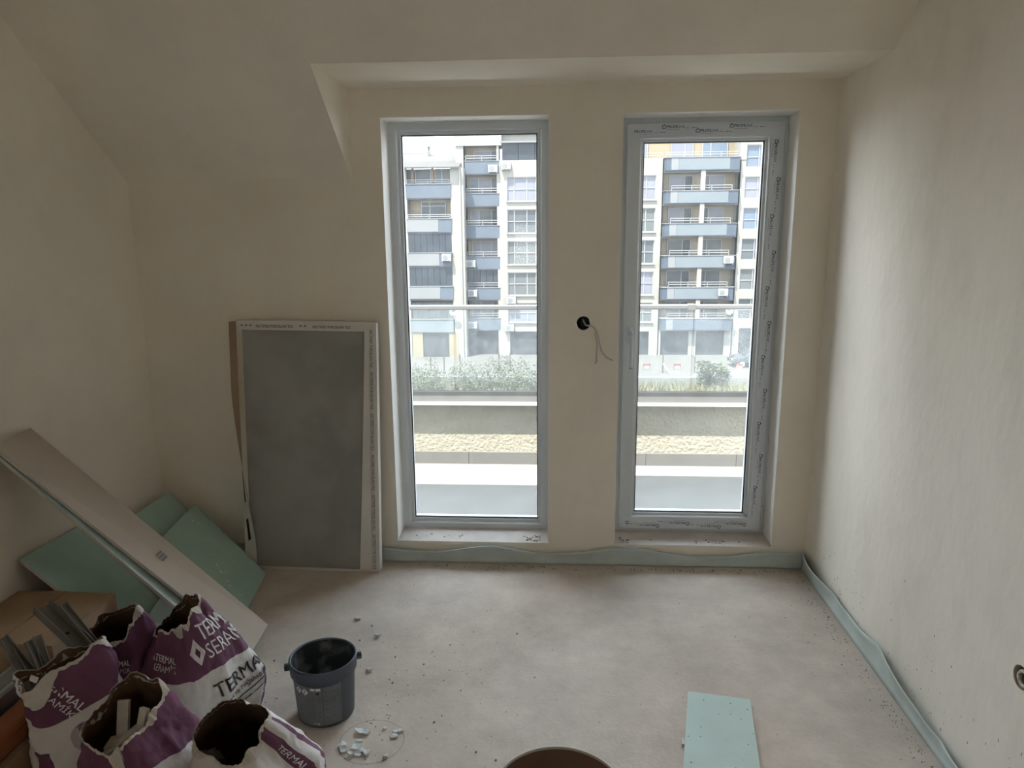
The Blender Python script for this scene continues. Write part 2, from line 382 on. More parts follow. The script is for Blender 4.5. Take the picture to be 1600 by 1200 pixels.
rect_frame(MB(), SX[0] + .0755, SX[1] - .0755, SX[2] + .0755, SX[3] - .0755, [(0, YSA + .030), (.0055, YSA + .032), (.0055, YSA + .04), (0, YSA + .04)]).build('gasket', GASKET, e2)
MB().box(SX[0] + .07, SX[1] - .07, YSA + .038, YSA + .044, SX[2] + .07, SX[3] - .07).build('pane', GLASS, e2)
sill(W2).build('sill', SILLM, e2); reveals(W2, e2)
hd = MB().box(.328, .352, YSA - .010, YSA, 1.045, 1.12).build('handle_plate', PVC, e2, bevel=.004)
MB().tube(spline([(.340, YSA, 1.095), (.340, YSA - .035, 1.095), (.340, YSA - .042, 1.085), (.340, YSA - .042, 1.02), (.340, YSA - .042, .945), (.340, YSA - .038, .935)], 4), .0085, 10).build('handle', PVC, e2, smooth=True)
MB().box(.984, 1.000, YF - .010, YF + .002, 1.88, 1.99).build('hinge_cover', PVC, e2, bevel=.003)
MB().box(.984, 1.000, YF - .010, YF + .002, .16, .25).build('hinge_cover', PVC, e2, bevel=.003)

# protective film with its print on three members of the sash
HOUSE = [(-.5, 0), (.5, 0), (.5, .78), (.2, .78), (.2, 1.0), (-.2, 1.0), (-.2, .78), (-.5, .78)]
def house(mb, x, y, k, fn, rot):
    def q(a, b): return put_poly(mb, [(a[0], a[1]), (b[0], a[1]), (b[0], b[1]), (a[0], b[1])], x, y, fn, rot, k)
    q((0, 0), (.9, .14)); q((0, .14), (.15, .85)); q((.75, .14), (.9, .85)); q((.15, .72), (.75, .85)); q((.3, .85), (.6, 1.02))
def brand(mb, mp, x, y, k, fn, rot, logo=True):
    ca, sa = math.cos(rot), math.sin(rot); w_ = 0
    if logo: house(mb, x - .2 * k * 0, y - .12 * k, 1.15 * k, fn, rot); w_ = 1.25 * k
    a = put_text(mb, 'PROFI', x + w_ * ca, y + w_ * sa, k * 1.15, fn, rot, bold=.012, width=2.95 * k)
    w_ += a + .05 * k
    b = put_text(mp, 'LINK', x + w_ * ca, y + w_ * sa, k * 1.15, fn, rot, width=2.3 * k)
    w_ += b
    for q in range(9):   # fine print under the name, too small to read
        u = (1.3 + q * .42) * k; put_poly(mp, [(0, 0), (.28 * k, 0), (.28 * k, .10 * k), (0, .10 * k)], x + u * ca + .45 * k * sa, y + u * sa - .45 * k * ca, fn, rot)
    for q, (du, sz) in enumerate(((w_ + .4 * k, .3), (w_ + 1.1 * k, .22), (w_ + 2.1 * k, .45), (w_ + 2.8 * k, .25), (w_ + 3.3 * k, .25))):
        put_poly(mp, [(0, 0), (sz * k, 0), (sz * k, .28 * k), (0, .22 * k)], x + du * ca + .1 * k * sa, y + du * sa - .1 * k * ca, fn, rot)
    return w_
Y3 = YSA - .0012
ff = lambda a, b: (a, Y3 - .0006, b)
K = .0150
fl = MB().box(SX[0] + .006, SX[1] - .003, Y3, YSA, SX[3] - .055, SX[3] - .002).build('protective_film', FILM, e2)
a, b = MB(), MB()
for x, row, lg in ((.335, 1, False), (.455, 0, True), (.600, 1, True), (.745, 0, True)): brand(a, b, x, SX[3] - (.022 if row == 0 else .040), K, ff, 0, lg)
a.build('film_print', INK, fl, kind='stuff'); b.build('film_print', INK2, fl, kind='stuff')
fl = MB().box(SX[1] - .056, SX[1] - .003, Y3, YSA, SX[2] + .003, SX[3] - .055).build('protective_film', FILM, e2)
a, b = MB(), MB()
zz = SX[3] - .075; i = 0
while zz > SX[2] + .12:
    brand(a, b, SX[1] - (.024 if i % 2 else .042), zz, K, ff, -PI / 2); zz -= .158; i += 1
a.build('film_print', INK, fl, kind='stuff'); b.build('film_print', INK2, fl, kind='stuff')
fl = MB().box(SX[0] + .02, SX[1] - .056, Y3, YSA, SX[2] + .003, SX[2] + .055).build('protective_film', FILM, e2)
a, b = MB(), MB()
for x, row in ((.50, 0), (.645, 1), (.795, 0), (.915, 1)): brand(a, b, x, SX[2] + (.026 if row == 0 else .040), K, ff, PI)
house(a, .352, SX[2] + .040, K * 1.15, ff, PI)
a.build('film_print', INK, fl, kind='stuff'); b.build('film_print', INK2, fl, kind='stuff')
# small unseen window added behind the camera to lighten the room
e3 = thing('fill_window', (RW[0], YR - .15, RW[2]), 'added unseen white framed window behind the camera for fill light', 'window', kind='structure')
rect_frame(MB(), *RW, [(-.01, YR - .2), (.06, YR - .2), (.06, YR - .13), (-.01, YR - .13)]).build('frame', PVC, e3)
MB().box(RW[0] + .05, RW[1] - .05, YR - .17, YR - .165, RW[2] + .05, RW[3] - .05).build('pane', GLASS, e3)

# ------------------------------------------------------------------ terrace outside
MB().box(-6, 6, YO, 4.98, -.25, .0).build('floor_terrace', TERRACE, label='tiled terrace floor outside the windows', cat='floor', kind='structure')
par = thing('wall_parapet', (0, 4.80, 0), 'rough stucco terrace parapet with a grey metal cap', 'wall', kind='structure')
MB().box(-6, 6, 4.76, 4.96, 0, .44).build('stucco_body', STUCCO, par)
def capf(x0, x1): return MB().box(x0, x1, 4.685, 5.0, .435, .455)
for i in range(6): capf(-6 + 2 * i + .0015, -4 + 2 * i - .0015).build('cap_sheet', CAP, par, bevel=.003)
for i in range(20): MB().box(-6 + .6 * i + .0015, -5.4 + .6 * i - .0015, 4.742, 4.76, 0, .085).build('skirting_tile', ext('skirting', (.40, .38, .34), .8), par)
MB().box(-6, 6, 4.68, 4.688, .428, .452).build('drip_edge', ext('drip_cream', (1.6, 1.5, 1.25), .6), par)
rl = thing('glass_railing', (0, 4.87, .45), 'glass balcony railing with slim metal handrail on the parapet', 'railing')
MB().box(-6, 6, 4.845, 4.895, 1.045, 1.075).build('handrail', HANDRAIL, rl, bevel=.006)
MB().box(-6, 6, 4.85, 4.89, .455, .485).build('base_channel', CAP, rl)
for i in range(8):
    x0 = .905 + (i - 4) * 1.6
    MB().box(x0 + .006, x0 + 1.594, 4.864, 4.876, .48, 1.05).build('glass_panel', RAILGLASS, rl)
MB().box(.86, .91, 4.84, 4.90, 1.04, 1.078).build('rail_joint', HANDRAIL, rl, bevel=.003)

# ------------------------------------------------------------------ far ground
GZ = -9.48
MB().box(-60, 60, 55.6, 120, GZ - .5, GZ).build('ground_road', ROAD, label='pale concrete street in front of the apartment blocks', cat='street', kind='structure')
MB().box(-60, 60, 20, 55.2, GZ - 1.0, GZ - .55).build('ground_verge', SOIL, label='dry grassy verge below the street', cat='ground', kind='structure')
kb = MB().box(-60, 60, 55.2, 55.6, GZ - .8, GZ + .06).build('wall_kerb', KERB, label='low grey retaining wall along the street', cat='wall', kind='structure')

# ------------------------------------------------------------------ apartment blocks
FY = 66.0
def win(parent, x0, x1, z0, z1, y, mx=(), mz=(), pane=4, fr=.07, name='window', door=None):
    m = rect_frame(MB(), x0, x1, z0, z1, [(0, y), (fr, y), (fr, y + .1), (0, y + .1)])
    for q in mx: m.box(q - fr / 2, q + fr / 2, y, y + .1, z0 + fr, z1 - fr)
    for q in mz: m.box(x0 + fr, x1 - fr, y, y + .1, q - fr / 2, q + fr / 2)
    o = m.build(name, BFRAME, parent)
    xs = [x0] + list(mx) + [x1]; zs = [z0] + list(mz) + [z1]
    for i in range(len(xs) - 1):
        for j in range(len(zs) - 1):
            pm = pane[i % len(pane)] if isinstance(pane, (list, tuple)) else pane
            MB().box(xs[i] + fr * .4, xs[i + 1] - fr * .4, y + .05, y + .07, zs[j] + fr * .4, zs[j + 1] - fr * .4).build('pane', PANES[pm], o)
    return o
def rails(parent, x0, x1, y, z0, hs=(.22, .42)):
    m = MB()
    for h in hs: m.box(x0, x1, y, y + .05, z0 + h - .025, z0 + h + .025)
    n = max(2, int((x1 - x0) / 1.4))
    for i in range(n + 1): q = x0 + (x1 - x0 - .05) * i / n; m.box(q, q + .05, y, y + .05, z0, z0 + hs[-1])
    return m.build('railing', RAIL, parent)
FH = 2.76
B = thing('apartment_building', (4, FY, GZ), 'white apartment block with blue balconies and a bay seen through both windows', 'building')
# flat wall pieces with window openings
W3 = []
for k in range(5):
    z1 = 6.32 - FH * k; z0 = z1 - (2.06 if k < 4 else 1.75)
    for x0 in (-4.45, 2.6, 5.98): W3.append((x0, x0 + 2.56, z0, z1))
W4 = [(16.12, 18.6, 8.72 - 2.62 * k - 1.85, 8.72 - 2.62 * k) for k in range(6)]
GD = [(-4.3, -1.6, GZ, -7.3), (.2, 3.6, GZ, -7.3), (5.2, 8.3, GZ, -7.3)]
m = wall_y(MB(), -5.15, 9.17, GZ, 7.75, FY, FY + .5, W3 + GD)
m.box(-8.95, -8.15, FY - .0, FY + .5, GZ, 9.86)
m.box(-5.35, -5.15, FY, FY + 1.6, GZ, 9.0); m.box(-8.25, -8.15, FY, FY + 1.6, GZ, 9.0)
wall_y(m, 15.62, 24, GZ, 10.4, FY, FY + .5, W4 + [(16.3, 20.5, GZ, -7.0)])
m.box(9.07, 9.17, FY, FY + 1.5, GZ, 7.7); m.box(15.62, 15.72, FY, FY + 1.5, GZ, 7.7)
m.build('wall', BWHITE, B)
MB().box(-9, 24, FY + 1.55, FY + 13, GZ, 7.7).build('core', BWHITE, B)
MB().box(-8.9, -5.15, FY + 1.5, FY + 1.56, GZ, 9.0).build('recess_wall', BBEIGE, B); MB().box(9.17, 15.62, FY + 1.4, FY + 1.56, GZ, 7.7).build('recess_wall', BBEIGE, B)
for x0, x1, z0, z1 in W3: win(B, x0, x1, z0, z1, FY + .12, (x0 + .62, x0 + 1.74), ((z0 + z1) / 2,), random.choice([4, 2, 4, 0]))
for k, (x0, x1, z0, z1) in enumerate(W4): win(B, x0, x1, z0, z1, FY + .12, (x0 + 1.12,), (z0 + .85,), [1, 0, 1, 2, 4, 2][k])
for k, (x0, x1, z0, z1) in enumerate(W3): MB().box(x0 - .08, x1 + .08, FY - .12, FY + .1, z0 - .08, z0).build('window_sill', BWHITE, B)
for x0, x1, z0, z1 in GD + [(16.3, 20.5, GZ, -7.0)]: MB().box(x0, x1, FY + .25, FY + .35, z0, z1).build('garage_door', BDARK, B)
# recessed balcony column
for k in range(6):
    zt = 7.70 - FH * k
    p = MB().box(-8.15, -5.15, FY - .02, FY + .13, zt - 1.06, zt).build('balcony_parapet', BBLUE, B)
    MB().box(-8.2, -5.12, FY - .06, FY + .16, zt, zt + .05).build('coping', BPANEL, p)
    MB().box(-8.15, -5.35, FY + .13, FY + 1.5, zt - 1.15, zt - 1.0).build('balcony_floor', BPANEL, B)
    rails(B, -8.1, -5.2, FY + .03, zt + .05)
    zb = zt; zw = zt + 1.4
    if k == 0: continue
    if k == 4:
        for q in range(5): MB().box(-8.1 + q * .58, -7.56 + q * .58, FY + .2, FY + .23, zt + .05, zt + 1.62).build('sliding_pane', PANES[3], B)
    elif k == 3: win(B, -7.8, -5.4, zt - .9, zt + 1.45, FY + 1.38, (-7.0, -6.0), (), 0)
    else: win(B, -7.9, -5.4, zt - .9, zt + 1.45, FY + 1.38, (-7.1, -5.95), (), [1, 0, 2] if k % 2 else [0, 4, 3])
MB().box(-8.15, -5.35, FY + .4, FY + .5, GZ, -7.25).build('garage_door', BDARK, B)
# penthouse
win(B, -7.5, -5.3, 7.0, 8.75, FY + 1.4, (-5.95,), (), [0, 1])
MB().box(-8.95, -4.9, FY - .1, FY + 3, 9.0, 9.88).build('fascia', BWHITE, B)
MB().box(-9.1, 2.2, FY + .3, FY + 9, 9.95, 10.05).build('roof', ROOFB, B)
MB().box(-4.9, 2.0, FY + .6, FY + 9, 7.7, 9.95).build('penthouse_wall', BWHITE, B)
for q in range(4): MB().box(-4.9 + 1.45 * q + .03, -3.48 + 1.45 * q, FY + .25, FY + .29, 7.78, 9.2).build('sliding_pane', PANES[3], B)
MB().box(-4.95, 1.0, FY - .1, FY + 1, 9.2, 9.35).build('canopy', BPANEL, B)
MB().box(2.0, 24, FY + 2.2, FY + 10, 7.7, 10.6).build('penthouse_wall', BYELLOW, B)
MB().box(15.6, 16.15, FY - .05, FY + 3, 7.5, 10.6).build('pier', BWHITE, B)
for x0, x1 in ((6.0, 8.0), (10.0, 12.0), (12.75, 15.0)): win(B, x0, x1, 7.7, 9.45, FY + 2.08, (x1 - .75 if x0 < 11 else x0 + .75,), (), 1 if x0 > 11 else 0)
rails(B, 2.3, 9.1, FY + .1, 7.75); rails(B, 9.2, 15.5, FY - .4, 7.75)
# the bay of wide balconies
for k in range(6):
    zt = 7.70 - FH * k; yb = FY - .55
    p = thing('balcony', (9.2, yb, zt), None, None); p.parent = B; p.matrix_parent_inverse = PINV(B)
    ang = .0 if k else .5
    m = MB().hexa([(9.17, FY, zt - 1.06), (9.17 + .15, yb, zt - 1.06), (15.62 - .15, yb, zt - 1.06), (15.62, FY, zt - 1.06)], [(9.17, FY, zt), (9.17 + .15, yb, zt), (15.62 - .15, yb, zt), (15.62, FY, zt)])
    m.build('parapet', BBLUED, p)
    MB().box(10.35, 14.65, yb - .02, yb + .1, zt - 1.0, zt - .02).build('front_panel', BBLUEL if k < 5 else BBLUE, p)
    MB().box(9.72, 10.33, yb - .02, yb + .1, zt - 1.0, zt - .02).build('front_panel', BPANEL, p)
    MB().hexa([(9.1, FY, zt), (9.26, yb - .06, zt), (15.53, yb - .06, zt), (15.7, FY, zt)], [(9.1, FY, zt + .05), (9.26, yb - .06, zt + .05), (15.53, yb - .06, zt + .05), (15.7, FY, zt + .05)]).build('coping', BPANEL, p)
    MB().box(9.17, 15.62, FY, FY + 1.45, zt - 1.2, zt - 1.0).build('balcony_floor', BPANEL, B)
    if k == 0: continue
    rails(B, 9.8, 15.0, FY - .35, zt + .05)
    MB().box(12.28, 12.66, FY - .5, FY - .1, zt + .05, zt + 1.70).build('pillar', BWHITE, B)
    win(B, 9.85, 11.95, zt - .9, zt + 1.42, FY + 1.28, (11.2,), (), [[0, 3], [0, 2], [4, 3], [2, 3], [4, 3]][k - 1])
    win(B, 12.75, 14.7, zt - .9, zt + 1.42, FY + 1.28, (13.35,), (), [[4, 0], [3, 0], [2, 4], [2, 2], [3, 4]][k - 1])
m = MB()
for x0, x1 in ((9.17, 9.35), (11.85, 12.5), (15.0, 15.62)): m.box(x0, x1, FY - .02, FY + .3, GZ, -7.1)
m.build('ground_pier', BWHITE, B)
for x0, x1 in ((9.35, 11.85), (12.5, 15.0)): MB().box(x0, x1, FY + .2, FY + .3, GZ, -7.1).build('garage_door', BDARK, B)
# left wing with the tiled roof, standing a little nearer
LY = 64.8
Bl = thing('apartment_building', (-14, LY, GZ), 'lower apartment block with grey pitched roof seen through the left window', 'building')
m = MB().box(-9.3, -8.15, LY, LY + 8, GZ, 7.1); m.box(-24, -13.15, LY, LY + .4, GZ, 7.1); m.box(-24, -8.2, LY + 1.4, LY + 8, GZ, 7.1)
m.build('wall', BWHITE, Bl)
MB().box(-13.15, -9.3, LY + 1.34, LY + 1.42, GZ, 4.6).build('recess_wall', BBEIGE, Bl)
MB().box(-8.5, -8.4, LY - .1, LY, GZ, 7.2).build('downpipe', RAIL, Bl)
LT = [5.73 - 2.945 * k for k in range(5)]
for k, zt in enumerate(LT):
    p = MB().box(-13.2, -9.28, LY - .1, LY + .08, zt - 1.15, zt).build('balcony_parapet', BBLUE if k < 4 else BBLUEL, Bl)
    MB().box(-13.25, -9.22, LY - .15, LY + .12, zt, zt + .06).build('coping', BPANEL, p)
    if 0 < k < 4: MB().box(-13.2, -10.42, LY - .125, LY - .09, zt - 1.08, zt - .04).build('pale_panel', BPANEL, p)
    MB().box(-13.15, -9.3, LY + .08, LY + 1.4, zt - 1.25, zt - 1.05).build('balcony_floor', BPANEL, Bl)
    if k < 2: rails(Bl, -13.15, -9.35, LY, zt + .06, (.15, .32))
    if k in (2, 3):
        for q in range(7): MB().box(-13.12 + q * .545, -12.60 + q * .545, LY + .0, LY + .03, zt + .06, zt + 1.7).build('sliding_pane', PANES[3], Bl)
    if k == 4:
        for q in range(7): MB().box(-13.12 + q * .545, -12.60 + q * .545, LY + .2, LY + .23, zt + .06, zt + 1.5).build('sliding_pane', PANES[2], Bl)
for zt in LT:
    for x0 in (-16.4, -19.4, -22.4):
        win(Bl, x0, x0 + 2.0, zt - .35, zt + 1.2, LY - .07, (x0 + .8,), (), random.choice([2, 4, 1]))
        MB().box(x0 - .08, x0 + 2.08, LY - .14, LY, zt - .43, zt - .35).build('window_sill', BWHITE, Bl)
win(Bl, -12.15, -9.9, LT[1] - .9, LT[1] + 1.55, LY + 1.22, (-11.35,), (LT[1] + 1.15,), 2)
win(Bl, -12.5, -11.05, LT[0] + .1, LT[0] + 1.35, LY + .6, (), (), 2); win(Bl, -10.75, -9.3, LT[0] + .1, LT[0] + 1.35, LY + .6, (-10.1,), (), 4); win(Bl, -14.3, -12.75, LT[0] + .1, LT[0] + 1.35, LY + .6, (), (), 2)
for q in (-12.65, -10.9, -9.12): MB().box(q - .1, q + .1, LY + .4, LY + .6, LT[0], 7.1).build('wooden_post', WOODP, Bl)
MB().hexa([(-24, LY - .5, 7.02), (-8.45, LY - .5, 7.02), (-8.45, LY + 2.2, 7.75), (-24, LY + 2.2, 7.75)], [(-24, LY - .5, 7.14), (-8.45, LY - .5, 7.14), (-8.45, LY + 2.2, 7.87), (-24, LY + 2.2, 7.87)]).build('eave_roof', ROOFB, Bl)
MB().hexa([(-24, LY + 2.2, 7.7), (-8.6, LY + 2.2, 7.7), (-8.9, LY + 7, 9.0), (-24, LY + 7, 9.0)], [(-24, LY + 2.2, 7.85), (-8.6, LY + 2.2, 7.85), (-8.9, LY + 7, 9.1), (-24, LY + 7, 9.1)]).build('upper_roof', ROOFG, Bl)
MB().prism([(-17.5, LY + 6.9, 9.0), (-12.1, LY + 6.9, 9.0), (-14.8, LY + 6.9, 10.6)], (0, 3, 0)).build('gable', BWHITE, Bl)
MB().box(-12.05, -11.85, LY + 5, LY + 5.2, 8.4, 9.35).box(-12.15, -11.75, LY + 4.9, LY + 5.3, 9.35, 9.45).build('vent_stack', KERB, Bl)
MB().box(-13.1, -12.15, LY - .02, LY + .3, GZ, -7.25).box(-9.75, -8.9, LY - .02, LY + .3, GZ, -7.25).build('ground_wall', BYELLOW, Bl)
MB().box(-12.15, -9.75, LY + .1, LY + .2, GZ, -7.25).build('garage_door', BDARK, Bl)

# air conditioners and dishes hanging on the facades
def aircon(x, y, z, label, sc=1.0):
    t_ = thing('air_conditioner', (x, y, z), label, 'air conditioner', 'air conditioners on the facades')
    MB().box(x - .42 * sc, x + .42 * sc, y - .32, y, z, z + .62 * sc).build('casing', BFRAME, t_, bevel=.03)
    MB().lathe([(.001, y - .335), (.20 * sc, y - .335), (.24 * sc, y - .325), (.24 * sc, y - .30)], (x - .1 * sc, 0, z + .31 * sc), 20, 'y').build('fan_grille', KERB, t_)
    MB().box(x - .38 * sc, x - .30 * sc, y - .3, y + .02, z - .08, z).box(x + .30 * sc, x + .38 * sc, y - .3, y + .02, z - .08, z).build('bracket', KERB, t_)
for a_ in ((-5.65, FY - .02, 6.75, 'air conditioner at the right end of the topmost recessed blue balcony'), (-4.5, FY - .02, 6.95, 'air conditioner on white wall below the blue penthouse glazing'),
           (-7.75, FY - .02, -1.45, 'air conditioner on the blue balcony below the dark glazed balcony'), (-7.65, FY - .02, -4.1, 'air conditioner on the lowest blue balcony above the glass railing'),
           (-4.15, FY - .02, -4.75, 'air conditioner on white wall under the fourth gridded window'), (-9.75, LY - .13, -.85, 'air conditioner on the pale panelled balcony of the lower block'),
           (14.9, FY - .55, -1.25, 'air conditioner on the end of the fourth bay balcony'), (14.55, FY - .6, -4.05, 'air conditioner on the end of the fifth bay balcony'),
           (-7.7, FY - .02, -7.0, 'air conditioner seen through the railing glass above a dark garage'), (-4.35, FY - .02, -7.25, 'air conditioner above the garage door right of the recess')): aircon(*a_)
def dish(x, y, z, label):
    t_ = thing('satellite_dish', (x, y, z), label, 'satellite dish')
    MB().lathe([(.001, y - .25), (.18, y - .27), (.33, y - .36), (.34, y - .35), (.18, y - .25), (.001, y - .23)], (x, 0, z), 20, 'y').build('reflector', BFRAME, t_, smooth=True)
    MB().tube([(x, y - .25, z), (x, y + .02, z - .1)], .03, 6).tube([(x, y - .27, z - .3), (x, y - .62, z - .05)], .015, 6).build('arm', KERB, t_)
dish(-9.25, LY - .1, -5.35, 'white satellite dish on the lower block behind the railing glass')
dish(15.2, FY - .4, -5.4, 'white satellite dish at the end of the lowest bay balcony')

# ------------------------------------------------------------------ street things
def car(x, y, label):
    t_ = thing('parked_car', (x, y, GZ), label, 'car')
    body = [(0, .35), (0, .62), (.12, .80), (1.15, .95), (4.15, .98), (4.28, .75), (4.28, .35)]
    roof = [(1.05, .94), (1.75, 1.40), (3.15, 1.44), (3.95, .98)]
    def loft(pr, wb, wt, z0, z1):
        m = MB(); n = len(pr); wf = lambda z: wb + (wt - wb) * (z - z0) / (z1 - z0)
        m.add([(x + a, y - wf(b), GZ + b) for a, b in pr] + [(x + a, y + wf(b), GZ + b) for a, b in pr], [tuple(range(n)), tuple(range(2 * n - 1, n - 1, -1))] + [(i, n + i, n + (i + 1) % n, (i + 1) % n) for i in range(n)]); return m
    loft(body, .88, .86, .35, .98).build('body', CARP, t_, bevel=.06)
    loft(roof, .84, .62, .94, 1.44).build('glasshouse', PANES[3], t_, bevel=.05)
    MB().box(x + 1.78, x + 3.1, y - .62, y + .62, GZ + 1.42, GZ + 1.47).build('roof_panel', CARP, t_, bevel=.02)
    for wx in (.85, 3.4):
        for sy in (-.82, .82):
            wl = MB().lathe([(.001, y + sy - .1), (.31, y + sy - .1), (.33, y + sy), (.31, y + sy + .1), (.001, y + sy + .1)], (x + wx, 0, GZ + .33), 20, 'y').build('wheel', TYRE, t_)
            MB().lathe([(.001, y + sy - .11), (.20, y + sy - .11), (.20, y + sy - .09)], (x + wx, 0, GZ + .33), 16, 'y').build('hubcap', STEEL, wl)
    MB().box(x + .0, x + .25, y - .84, y - .5, GZ + .62, GZ + .76).box(x + .0, x + .25, y + .5, y + .84, GZ + .62, GZ + .76).build('headlight', BFRAME, t_, bevel=.03)
car(14.3, 60.6, 'dark grey car parked on the street, nose showing beside the window frame')
for x, wd in ((7.3, 'left of the fence posts'), (9.75, 'between the two fence posts'), (14.7, 'in front of the dark car')):
    t_ = thing('street_barrier', (x, 58.8, GZ), 'low red and white barrier %s' % wd, 'barrier', 'barriers along the street')
    MB().box(x - .28, x + .28, 58.7, 58.95, GZ, GZ + .12).build('foot', KERB, t_)
    MB().box(x - .22, x + .22, 58.77, 58.87, GZ + .12, GZ + .34).build('white_board', BFRAME, t_)
    MB().box(x - .26, x + .26, 58.76, 58.88, GZ + .34, GZ + .5).box(x - .28, x - .22, 58.76, 58.88, GZ + .1, GZ + .5).box(x + .22, x + .28, 58.76, 58.88, GZ + .1, GZ + .5).build('red_frame', REDP, t_)
for x, y, h, br, lb in ((8.4, 57.5, 1.5, .5, 'rusty fence post with pale brace nearest the pier'), (10.9, 57.5, 1.3, .5, 'rusty fence post with pale brace beside the bush'),
                        (-7.9, 58, 1.4, -.8, 'fence post with long white brace above the weeds'), (-10.3, 58, 1.5, 0, 'thin fence post nearest the yellow garage wall'), (-9.2, 58, 1.5, 0, 'thin fence post between garage and white brace'), (-4.7, 58, 1.5, 0, 'thin fence post left of the pair on the verge'), (-3.8, 58, 1.5, 0, 'rightmost thin fence post above the weeds')):
    t_ = thing('fence_post', (x, y, GZ), lb, 'post', 'old fence posts by the street')
    MB().box(x - .05, x + .05, y - .05, y + .05, GZ, GZ + h).build('post', ext('rust', (.22, .15, .12), .9), t_)
    if br: MB().tube([(x, y - .06, GZ + h * .5), (x + br, y - .7, GZ + .03)], .045, 6).build('brace', BFRAME, t_)
# weeds and bush
def blades(n, xr, yr, hfn, wd, zb):
    m = MB()
    for _ in range(n):
        x = random.uniform(*xr); y = random.uniform(*yr); h = hfn(x, y) * random.uniform(.45, 1.1); a = random.uniform(0, PI); dx, dy = math.cos(a) * wd, math.sin(a) * wd
        lx, ly = random.uniform(-.3, .3) * h, random.uniform(-.3, .3) * h
        m.add([(x - dx, y - dy, zb), (x + dx, y + dy, zb), (x + lx + dx * .6, y + ly, zb + h * .6), (x + lx * 1.8, y + ly * 1.8, zb + h)], [(0, 1, 2), (0, 2, 3)])
    return m
blades(16000, (-22, 26), (45, 54.7), lambda x, y: .75, .05, GZ - .55).build('verge_grass', GRASS, label='dry yellowish grass along the verge', cat='grass', kind='stuff')
def leaf_cloud(m, n, c, r, sz):
    for _ in range(n):
        d = Vector((random.gauss(0, 1), random.gauss(0, 1), random.gauss(0, 1))).normalized() * random.uniform(.3, 1) ** .5
        p = Vector((c[0] + d.x * r[0], c[1] + d.y * r[1], c[2] + d.z * r[2]))
        a = Vector((random.uniform(-1, 1), random.uniform(-1, 1), random.uniform(-.6, .6))).normalized() * sz * random.uniform(.6, 1.3); b = a.cross(Vector((random.random(), random.random(), 1))).normalized() * sz * .4
        m.add([p - a, p + b, p + a, p - b], [(0, 1, 2, 3)])
m = MB()
for i in range(60):
    x = -16 + i * .32 + random.uniform(-.2, .2)
    leaf_cloud(m, 260, (x, 51.5 + random.uniform(-2, 2.2), GZ + random.uniform(.2, 1.0)), (.7, .8, random.uniform(.8, 1.25) * (1 + .25 * (x > -6))), .10)
m.build('weed_thicket', LEAF, label='tangled green weeds on the verge below the lower block', cat='weeds', kind='stuff')
bs = thing('bush', (11.5, 54, GZ - .55), 'leafy green bush growing by the street near the dark car', 'bush')
m = MB()
for i in range(16): leaf_cloud(m, 120, (11.6 + random.uniform(-.85, .85), 54 + random.uniform(-.6, .6), GZ + random.uniform(.0, 1.35)), (.5, .5, .45), .13)
m.build('foliage', LEAF, bs)
m = MB()
for i in range(6): m.tube([(11.55, 54, GZ - .55), (11.6 + random.uniform(-.5, .5), 54, GZ + .3), (11.6 + random.uniform(-.9, .9), 54 + random.uniform(-.5, .5), GZ + 1.2)], [.05, .035, .015], 5)
m.build('stems', WOODP, bs)

# ------------------------------------------------------------------ drywall boards
def board(name, q, label, face=GREEN, back=KRAFTP, th=.0125, group=None, spots=()):
    q = [Vector(p) for p in q]; n = (q[1] - q[0]).cross(q[3] - q[0]).normalized()
    if n.z < 0: n = -n
    base = sum(q, Vector()) / 4
    t_ = thing(name, (base.x, base.y, min(p.z for p in q)), label, 'drywall', group)
    lay = lambda a, b: MB().hexa([p - n * b for p in q], [p - n * a for p in q])
    lay(.0008, th - .0008).build('gypsum_core', GYPSUM, t_); lay(0, .0008).build('face_paper', face, t_); lay(th - .0008, th).build('back_paper', back, t_)
    if spots:
        m = MB()
        for u, v, r in spots:
            c = q[0].lerp(q[1], u).lerp(q[3].lerp(q[2], u), v) + n * .0008; e1_ = (q[1] - q[0]).normalized(); e2_ = n.cross(e1_)
            k = random.randint(6, 9); m.add([c + (e1_ * math.cos(2 * PI * i / k) + e2_ * math.sin(2 * PI * i / k)) * r * random.uniform(.5, 1.3) for i in range(k)], [tuple(range(k))])
        m.build('plaster_spots', WHITEINK, t_, kind='stuff')
    return t_
board('drywall_offcut', [(-1.86, 2.90, .345), (-1.86, 3.205, .345), (-1.56, 3.19, .015), (-1.56, 2.90, .015)], 'green drywall piece leaning on the left wall behind the others in the corner')
board('drywall_offcut', [(-1.67, 2.60, .272), (-1.74, 3.212, .285), (-1.341, 3.045, .013), (-1.265, 2.50, .013)], 'green drywall piece with white plaster splashes beside the tile package',
      spots=[(.80, .10, .006), (.83, .16, .005), (.62, .45, .004), (.58, .55, .007), (.55, .62, .008), (.60, .66, .005), (.52, .72, .007), (.49, .76, .005), (.50, .9, .004), (.56, .58, .004)])
board('drywall_offcut', [(-1.89, 2.275, .438), (-1.89, 2.655, .425), (-1.44, 2.66, .013), (-1.44, 2.29, .013)], 'wide green drywall piece under the beige strip, leaning on the left wall')
board('drywall_offcut', [(-1.52, 2.25, .125), (-1.56, 2.56, .155), (-1.22, 2.60, .018), (-1.19, 2.28, .018)], 'green drywall piece half hidden behind the torn sacks', face=GREENP)
board('drywall_strip', [(-1.880, 2.225, .868), (-1.880, 2.405, .882), (-1.148, 2.582, .026), (-1.134, 2.395, .026)], 'long beige drywall strip leaning diagonally across the green boards', face=KRAFTP, back=GREEN)
